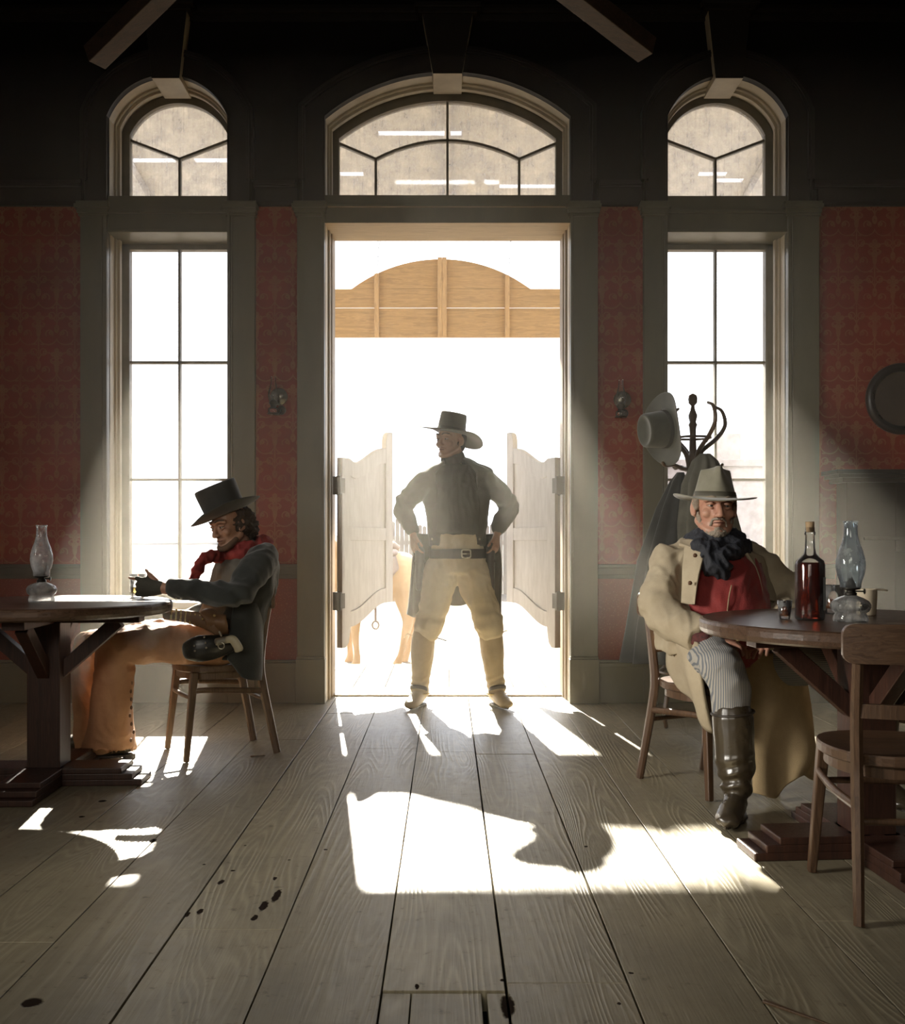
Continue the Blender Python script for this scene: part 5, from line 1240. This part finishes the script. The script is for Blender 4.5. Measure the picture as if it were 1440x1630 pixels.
obj('beard', None, WB, m2, mesh=fuse(mb, .0035, 2, crumple(.004, 60, (), 1)))
mb = MB(); mb.ell(T2((0, -.04, .01)), (.084, .078, .075), HF); mb.ell(T2((-.073, .0, .015)), (.012, .028, .035), HF); mb.ell(T2((.073, .0, .015)), (.012, .028, .035), HF); mb.ell(T2((0, -.07, -.05)), (.06, .04, .05), HF)
obj('hair', None, WB, m2, mesh=fuse(mb, .005, 1, crumple(.008, 40, (), 3)))
HT = mat('grey_olive_felt_hat', (.215, .20, .145), .85, col2=(.17, .155, .11), ns=12, sheen=.3)
hat(m2, T2((0, -.004, .030)), (.035, -.03, 1), (-.04, -1, -.10), brim=(.172, .185), crown=(.088, .103), h=.122, top=(.060, .082), m=HT, bandm=mat('olive_hat_ribbon', (.10, .09, .065), .6), curl=.012, droop=.008, dent=.05, pinch=.036)
SC2 = mat('blue_black_scarf', (.018, .020, .028), .75, col2=(.012, .013, .018), ns=30, bump=.4, bs=90)
mb = MB(); nc = B(1138, 862, 4.25)
for k, (rr_, dz, th_) in enumerate(((.082, .022, .024), (.098, -.004, .030), (.115, -.035, .034), (.10, -.05, .03))):
    mb.limb([(nc+V(rr_*cos(a), rr_*sin(a), dz+.012*sin(2*a+k)), th_*(1+.15*sin(5*a+k))) for a in [2*pi*j/16 for j in range(17)]], n=10, sub=3)
mb.limb([(B(1128, 872, 4.11), (.045, .03)), (B(1134, 892, 4.09), (.06, .035)), (B(1148, 908, 4.09), (.05, .03)), (B(1156, 922, 4.10), (.02, .012))], n=12, ref=(1, 0, 0))
mb.limb([(B(1112, 868, 4.12), (.03, .03)), (B(1135, 886, 4.09), (.03, .03)), (B(1165, 878, 4.12), (.03, .03)), (B(1180, 868, 4.16), (.025, .025))], n=10)
obj('scarf', None, SC2, m2, mesh=fuse(mb, .006, 2, crumple(.012, 20, (), 6)))
RED = mat('dark_red_waistcoat', (.24, .018, .014), .75, col2=(.17, .012, .011), ns=10, sheen=.2, bump=.25, bs=160)
mb = MB(); mb.limb([(B(1136, 872, 4.27), (.12, .09)), (B(1140, 895, 4.26), (.18, .125)), (B(1146, 935, 4.23), (.195, .155)), (B(1150, 985, 4.21), (.20, .165)), (B(1148, 1020, 4.21), (.19, .16))], n=22, ref=(.95, .2, 0))
obj('waistcoat', None, RED, m2, mesh=fuse(mb, .007, 4, crumple(.008, 10, [(B(1150, 960, 4.1), .2, .006, V(.7, 0, .7), 60)], 52)))
mb = MB(); lace(mb, [B(1164, 932, 4.06), B(1160, 950, 4.045), B(1157, 976, 4.04)], .0025); obj('watch_cord', mb, mat('pale_cord', (.35, .25, .15), .7), m2, smooth=True)
TAN = mat('tan_canvas_duster', (.40, .335, .235), .9, col2=(.33, .27, .185), ns=9, bump=.2, bs=220)
mb = MB()
R2_ = V(.89, .45, 0)
mb.shell([(B(1136, 862, 4.30), (.10, .09)), (B(1134, 870, 4.30), (.16, .115)), (B(1132, 886, 4.30), (.235, .14)), (B(1134, 930, 4.29), (.245, .17)), (B(1138, 985, 4.27), (.25, .20)), (B(1138, 1035, 4.27), (.255, .215))], (.97, .24, 0), radians(134), radians(408), .022)
mb.limb([(S1+V(.03, .03, .01), .082), (S1.lerp(E1, .5)+V(-.01, 0, 0), (.082, .082)), (E1, (.078, .078)), (E1.lerp(W1, .55), (.070, .066)), (W1+V(-.022, .022, .01), (.068, .060))], n=18, round_=False)
mb.limb([(S2+V(-.03, .02, .01), .080), (S2.lerp(E2, .5), .076), (E2, .070), (E2.lerp(W2, .6), .062), (W2+V(0, .02, 0), .056)], n=18)
jt = [(E1, .17, .013, (S1-E1).normalized(), 95), (E2, .16, .011, (S2-E2).normalized(), 95), (S1+V(.06, -.1, -.1), .2, .007, V(1, 0, .1), 70)]
obj('coat', None, TAN, m2, mesh=fuse(mb, .0075, 4, crumple(.015, 6.5, jt, 61)))
mb = MB()
mb.sheet([[B(1082, 862, 4.22), B(1100, 860, 4.17), B(1122, 872, 4.10)], [B(1080, 868, 4.17), B(1100, 874, 4.12), B(1116, 884, 4.085)]], .014, 6, .002, 1, 1); obj('collar', mb, TAN, m2, smooth=True)
mb = MB(); mb.sheet([[B(1090, 868, 4.15), B(1108, 874, 4.11), B(1121, 884, 4.08)], [B(1088, 910, 4.11), B(1102, 915, 4.07), B(1112, 918, 4.05)], [B(1086, 960, 4.08), B(1098, 962, 4.05), B(1106, 962, 4.04)]], .014, 7, .004, 1, 2); obj('lapel', mb, TAN, m2, smooth=True)
mb = MB(); mb.sheet([[B(1180, 872, 4.16), B(1196, 880, 4.20), B(1212, 886, 4.26)], [B(1200, 905, 4.15), B(1212, 915, 4.19), B(1224, 922, 4.26)], [B(1212, 950, 4.13), B(1224, 955, 4.18), B(1236, 960, 4.24)]], .014, 7, .004, 1, 3); obj('lapel', mb, TAN, m2, smooth=True)
BT = mat('brown_coat_button', (.12, .06, .03), .4)
for u, v, y in ((1106, 884, 4.065), (1098, 928, 4.045)): obj('button', MB().ell(B(u, v, y-.012), (.009, .004, .009)), BT, m2, smooth=True)
# coat skirts
TAN2 = mat('sunlit_duster_skirt', (.45, .33, .18), .9, col2=(.36, .26, .14), ns=9, bump=.2, bs=220)  # duster canvas tinted yellower, standing in for sun glowing through it
mb = MB(); mb.sheet([[B(1062, 1005, 4.26), B(1086, 1010, 4.08), B(1112, 1024, 3.93)], [B(1066, 1060, 4.22), B(1092, 1070, 4.04), B(1114, 1092, 3.92)], [B(1080, 1088, 4.22), B(1105, 1125, 4.06), B(1132, 1168, 3.95)]], .014, 7, .012, 1.5, 2); sk = obj('coat_skirt', mb, TAN, m2, smooth=True)
obj('button', MB().ell(B(1125, 1136, 3.95), (.009, .004, .009)), BT, sk, smooth=True)
mb = MB(); mb.sheet([[B(1178, 1040, 4.12), B(1225, 1040, 4.14), B(1262, 1045, 4.22), B(1275, 1050, 4.36)], [B(1182, 1130, 4.08), B(1228, 1130, 4.10), B(1272, 1130, 4.18), B(1290, 1130, 4.34)], [B(1196, 1205, 4.05), B(1232, 1210, 4.08), B(1284, 1195, 4.14), B(1300, 1200, 4.32)], [B(1198, 1262, 4.02), B(1238, 1270, 4.05), B(1262, 1235, 4.10), B(1302, 1238, 4.20)]], .014, 7, .016, 1.8, 5); obj('coat_skirt', mb, TAN2, m2, smooth=True)
def stripes(name, ax):
    m, t, b = newmat(name); pos = t.node('ShaderNodeTexCoord').outputs['Object']; xyz = t.node('ShaderNodeSeparateXYZ', {0: pos}).outputs
    f = t.m('SINE', t.m('MULTIPLY', t.m('ADD', xyz[ax], t.m('MULTIPLY', t.noise(pos, 4, 1), .010)), 2*pi/.0075))
    t.l.new(t.mix(t.ramp(f, -.2, .4), (.34, .32, .285, 1), (.13, .14, .16, 1)), b.inputs['Base Color']); b.inputs['Roughness'].default_value = .9; return m
ST1, ST2 = stripes('blue_grey_striped_trousers', 0), stripes('grey_striped_trousers', 2)
mb = MB(); mb.limb([(HP1, (.10, .10)), (HP1.lerp(KN1, .55)+V(0, 0, .03), (.098, .092)), (KN1+V(0, .06, .01), (.086, .082)), (KN1+V(0, 0, -.005), (.080, .085))], n=18, ref=(1, 0, 0))
mb.limb([(KN1+V(0, .01, .0), (.078, .085)), (B(1160, 1090, 3.83), (.076, .08)), (B(1164, 1130, 3.82), (.070, .07)), (B(1164, 1160, 3.81), (.066, .066))], n=18, ref=(1, 0, 0))
obj('trouser_leg', None, ST1, m2, mesh=fuse(mb, .006, 4, crumple(.006, 10, [(KN1, .14, .007, V(.4, .3, .9).normalized(), 120)], 71)))
mb = MB(); mb.limb([(HP2, (.10, .10)), (HP2.lerp(KN2, .5), (.092, .09)), (KN2, (.082, .08))], n=18, ref=(0, 0, 1)); mb.limb([(KN2, .08), (KN2.lerp(AN2, .6), .065)], n=16)
obj('trouser_leg', None, ST2, m2, mesh=fuse(mb, .006, 4, crumple(.006, 8, (), 73)))
BB = mat('polished_dark_boots', (.05, .038, .022), .3, col2=(.035, .026, .017), ns=6, spec=.7)
b_ = boot(m2, B(1166, 1142, 3.81), B(1172, 1250, 3.78), V(1.00, 3.615, 0), BB, rt=(.077, .079), rm=.072, ra=.057, wr=.015, seed=5, solez=.0)
mb = MB(); c_ = B(1166, 1134, 3.81); mb.limb([(c_+V(.077*cos(a), .079*sin(a), .008*cos(a)), .005) for a in [2*pi*k/24 for k in range(25)]], n=8, sub=2); obj('boot_rim', mb, LEA, b_, smooth=True)
boot(m2, V(1.735, 4.04, .40), V(1.74, 4.02, .10), V(1.76, 3.84, 0), BB, rt=(.07, .07), rm=.062, ra=.05, seed=6)
mb = MB(); mb.ell(W1+V(.105, -.05, .004), (.008, .008, .004)); obj('ring', mb, BRASS, m2, smooth=True)
mb = MB(); mb.limb([(W1+V(-.06, .05, .01), (.044, .040)), (W1+V(.010, -.006, -.001), (.037, .031))], n=14, round_=False); obj('shirt_cuff', mb, mat('dark_red_plaid_cuff', (.13, .03, .025), .9, col2=(.05, .02, .02), ns=40), m2, smooth=True)

# ================= horse
hs = thing('horse', (-1.1, 12.5, -.5), 'pale tan horse standing in the yard beyond the left swing door', 'horse')
HC = mat('palomino_coat', (.42, .27, .13), .7, col2=(.32, .20, .09), ns=3, sheen=.2)
def H(u, v, dy=0): p = at(u, v, 12.5); return V(p.x, 12.5+dy, p.z)
mb = MB()
mb.limb([(H(652, 915), (.24, .25)), (H(640, 915), (.29, .29)), (H(610, 922), (.29, .28)), (H(575, 925), (.29, .28)), (H(545, 918), (.27, .25)), (H(528, 905), (.22, .2))], n=22, ref=(0, 0, 1))
mb.limb([(H(545, 905), (.26, .17)), (H(520, 880), (.20, .13)), (H(498, 850), (.15, .10)), (H(488, 838), (.12, .09))], n=18, ref=(.5, 0, .6))
mb.limb([(H(492, 832), (.12, .10)), (H(478, 850), (.10, .085)), (H(462, 874), (.065, .06)), (H(456, 884), (.06, .055))], n=16, ref=(.6, 0, .4))
for dy in (-.06, .06): mb.limb([(H(493, 822, dy), .03), (H(494, 810, dy), .008)], n=8)
for dy, o in ((-.15, 0), (.15, 9)):
    mb.limb([(H(645+o, 925, dy), (.20, .13)), (H(646+o, 955, dy), (.13, .09)), (H(650+o, 985, dy), (.075, .06)), (H(646+o, 1008, dy), (.055, .05)), (H(640+o, 1035, dy), (.038, .038)), (H(636+o, 1047, dy), (.045, .045)), (H(632+o, 1057, dy), (.06, .055))], n=14, ref=(1, 0, 0))
    mb.limb([(H(568-o*1.6, 935, dy), (.13, .10)), (H(568-o*1.6, 970, dy), (.085, .07)), (H(567-o*1.6, 1005, dy), (.055, .05)), (H(569-o*1.6, 1030, dy), (.038, .038)), (H(570-o*1.6, 1046, dy), (.045, .045)), (H(567-o*1.6, 1057, dy), (.06, .055))], n=14, ref=(1, 0, 0))
obj('body', None, HC, hs, mesh=fuse(mb, .014, 4))
mb = MB(); mb.limb([(H(664, 895), .05), (H(672, 920), .07), (H(674, 960), .07), (H(670, 1000), .03)], n=12); obj('tail', mb, mat('cream_horse_hair', (.6, .5, .35), .8), hs, smooth=True)
mb = MB(); mb.limb([(H(540, 882), .04), (H(520, 862), .05), (H(500, 836), .04), (H(492, 822), .03)], n=10); obj('mane', mb, mat('cream_mane', (.6, .5, .35), .8), hs, smooth=True)
SAD = mat('worn_saddle', (.22, .17, .15), .6)
mb = MB(); mb.limb([(H(628, 880), (.05, .24)), (H(600, 886), (.05, .29)), (H(575, 882), (.06, .27))], n=16, ref=(0, 0, 1)); mb.limb([(H(632, 872), .04), (H(625, 868), .05)], n=10)
sd_o = obj('saddle', mb, SAD, hs, smooth=True)
mb = MB(); mb.sheet([[H(632, 885, -.28), H(600, 888, -.31), H(575, 888, -.30)], [H(636, 905, -.34), H(600, 925, -.34), H(572, 920, -.32)], [H(622, 914, -.33), H(600, 950, -.33), H(584, 945, -.32)]], .03, 5); obj('saddle_flap', mb, SAD, sd_o, smooth=True)
mb = MB(); mb.limb([(H(600, 950, -.33), .015), (H(600, 985, -.25), .015)], n=6); mb.limb([(H(600+5*cos(a), 992+6*sin(a), -.26), .012) for a in [2*pi*k/10 for k in range(11)]], n=6, sub=2); obj('stirrup', mb, SAD, sd_o, smooth=True)

# ---------------------------------------------------------------- scraps of wood on the floor
for u, v, a, L, lab in ((410, 1204, .3, .035, 'short splinter of wood lying near the rear leg of the left chair'), (1440*.885, 1617, -.8, .09, 'pale sliver of wood lying on the boards at the bottom right')):
    Y = 1600*CAMZ/(v-857); p = V((u-712)/1600*Y, Y, .003); d = V(cos(a), sin(a), 0)*L
    mb = MB(); mb.beam(p-d, p+d, .012, .006, w2=.004, h2=.004); o = obj('wood_splinter', mb, CHW2, bevel=.001); tag(o, lab, 'splinter')

# ---------------------------------------------------------------- dusty air in the room
mh = bpy.data.materials.new('dusty_air'); mh.use_nodes = True; t = NT(mh); t.n.remove(t.n['Principled BSDF'])
vs = t.node('ShaderNodeVolumeScatter', {'Color': (1, .95, .82, 1), 'Density': HAZE, 'Anisotropy': .5})
t.l.new(vs.outputs[0], t.n['Material Output'].inputs['Volume'])
mb = MB(); mb.box((-4.19, 4.5, .01), (4.19, 6.72, 3.25)); o = obj('dusty_haze', mb, mh); tag(o, 'thin dusty haze in the air of the saloon catching the sunbeams', 'haze', kind='stuff')
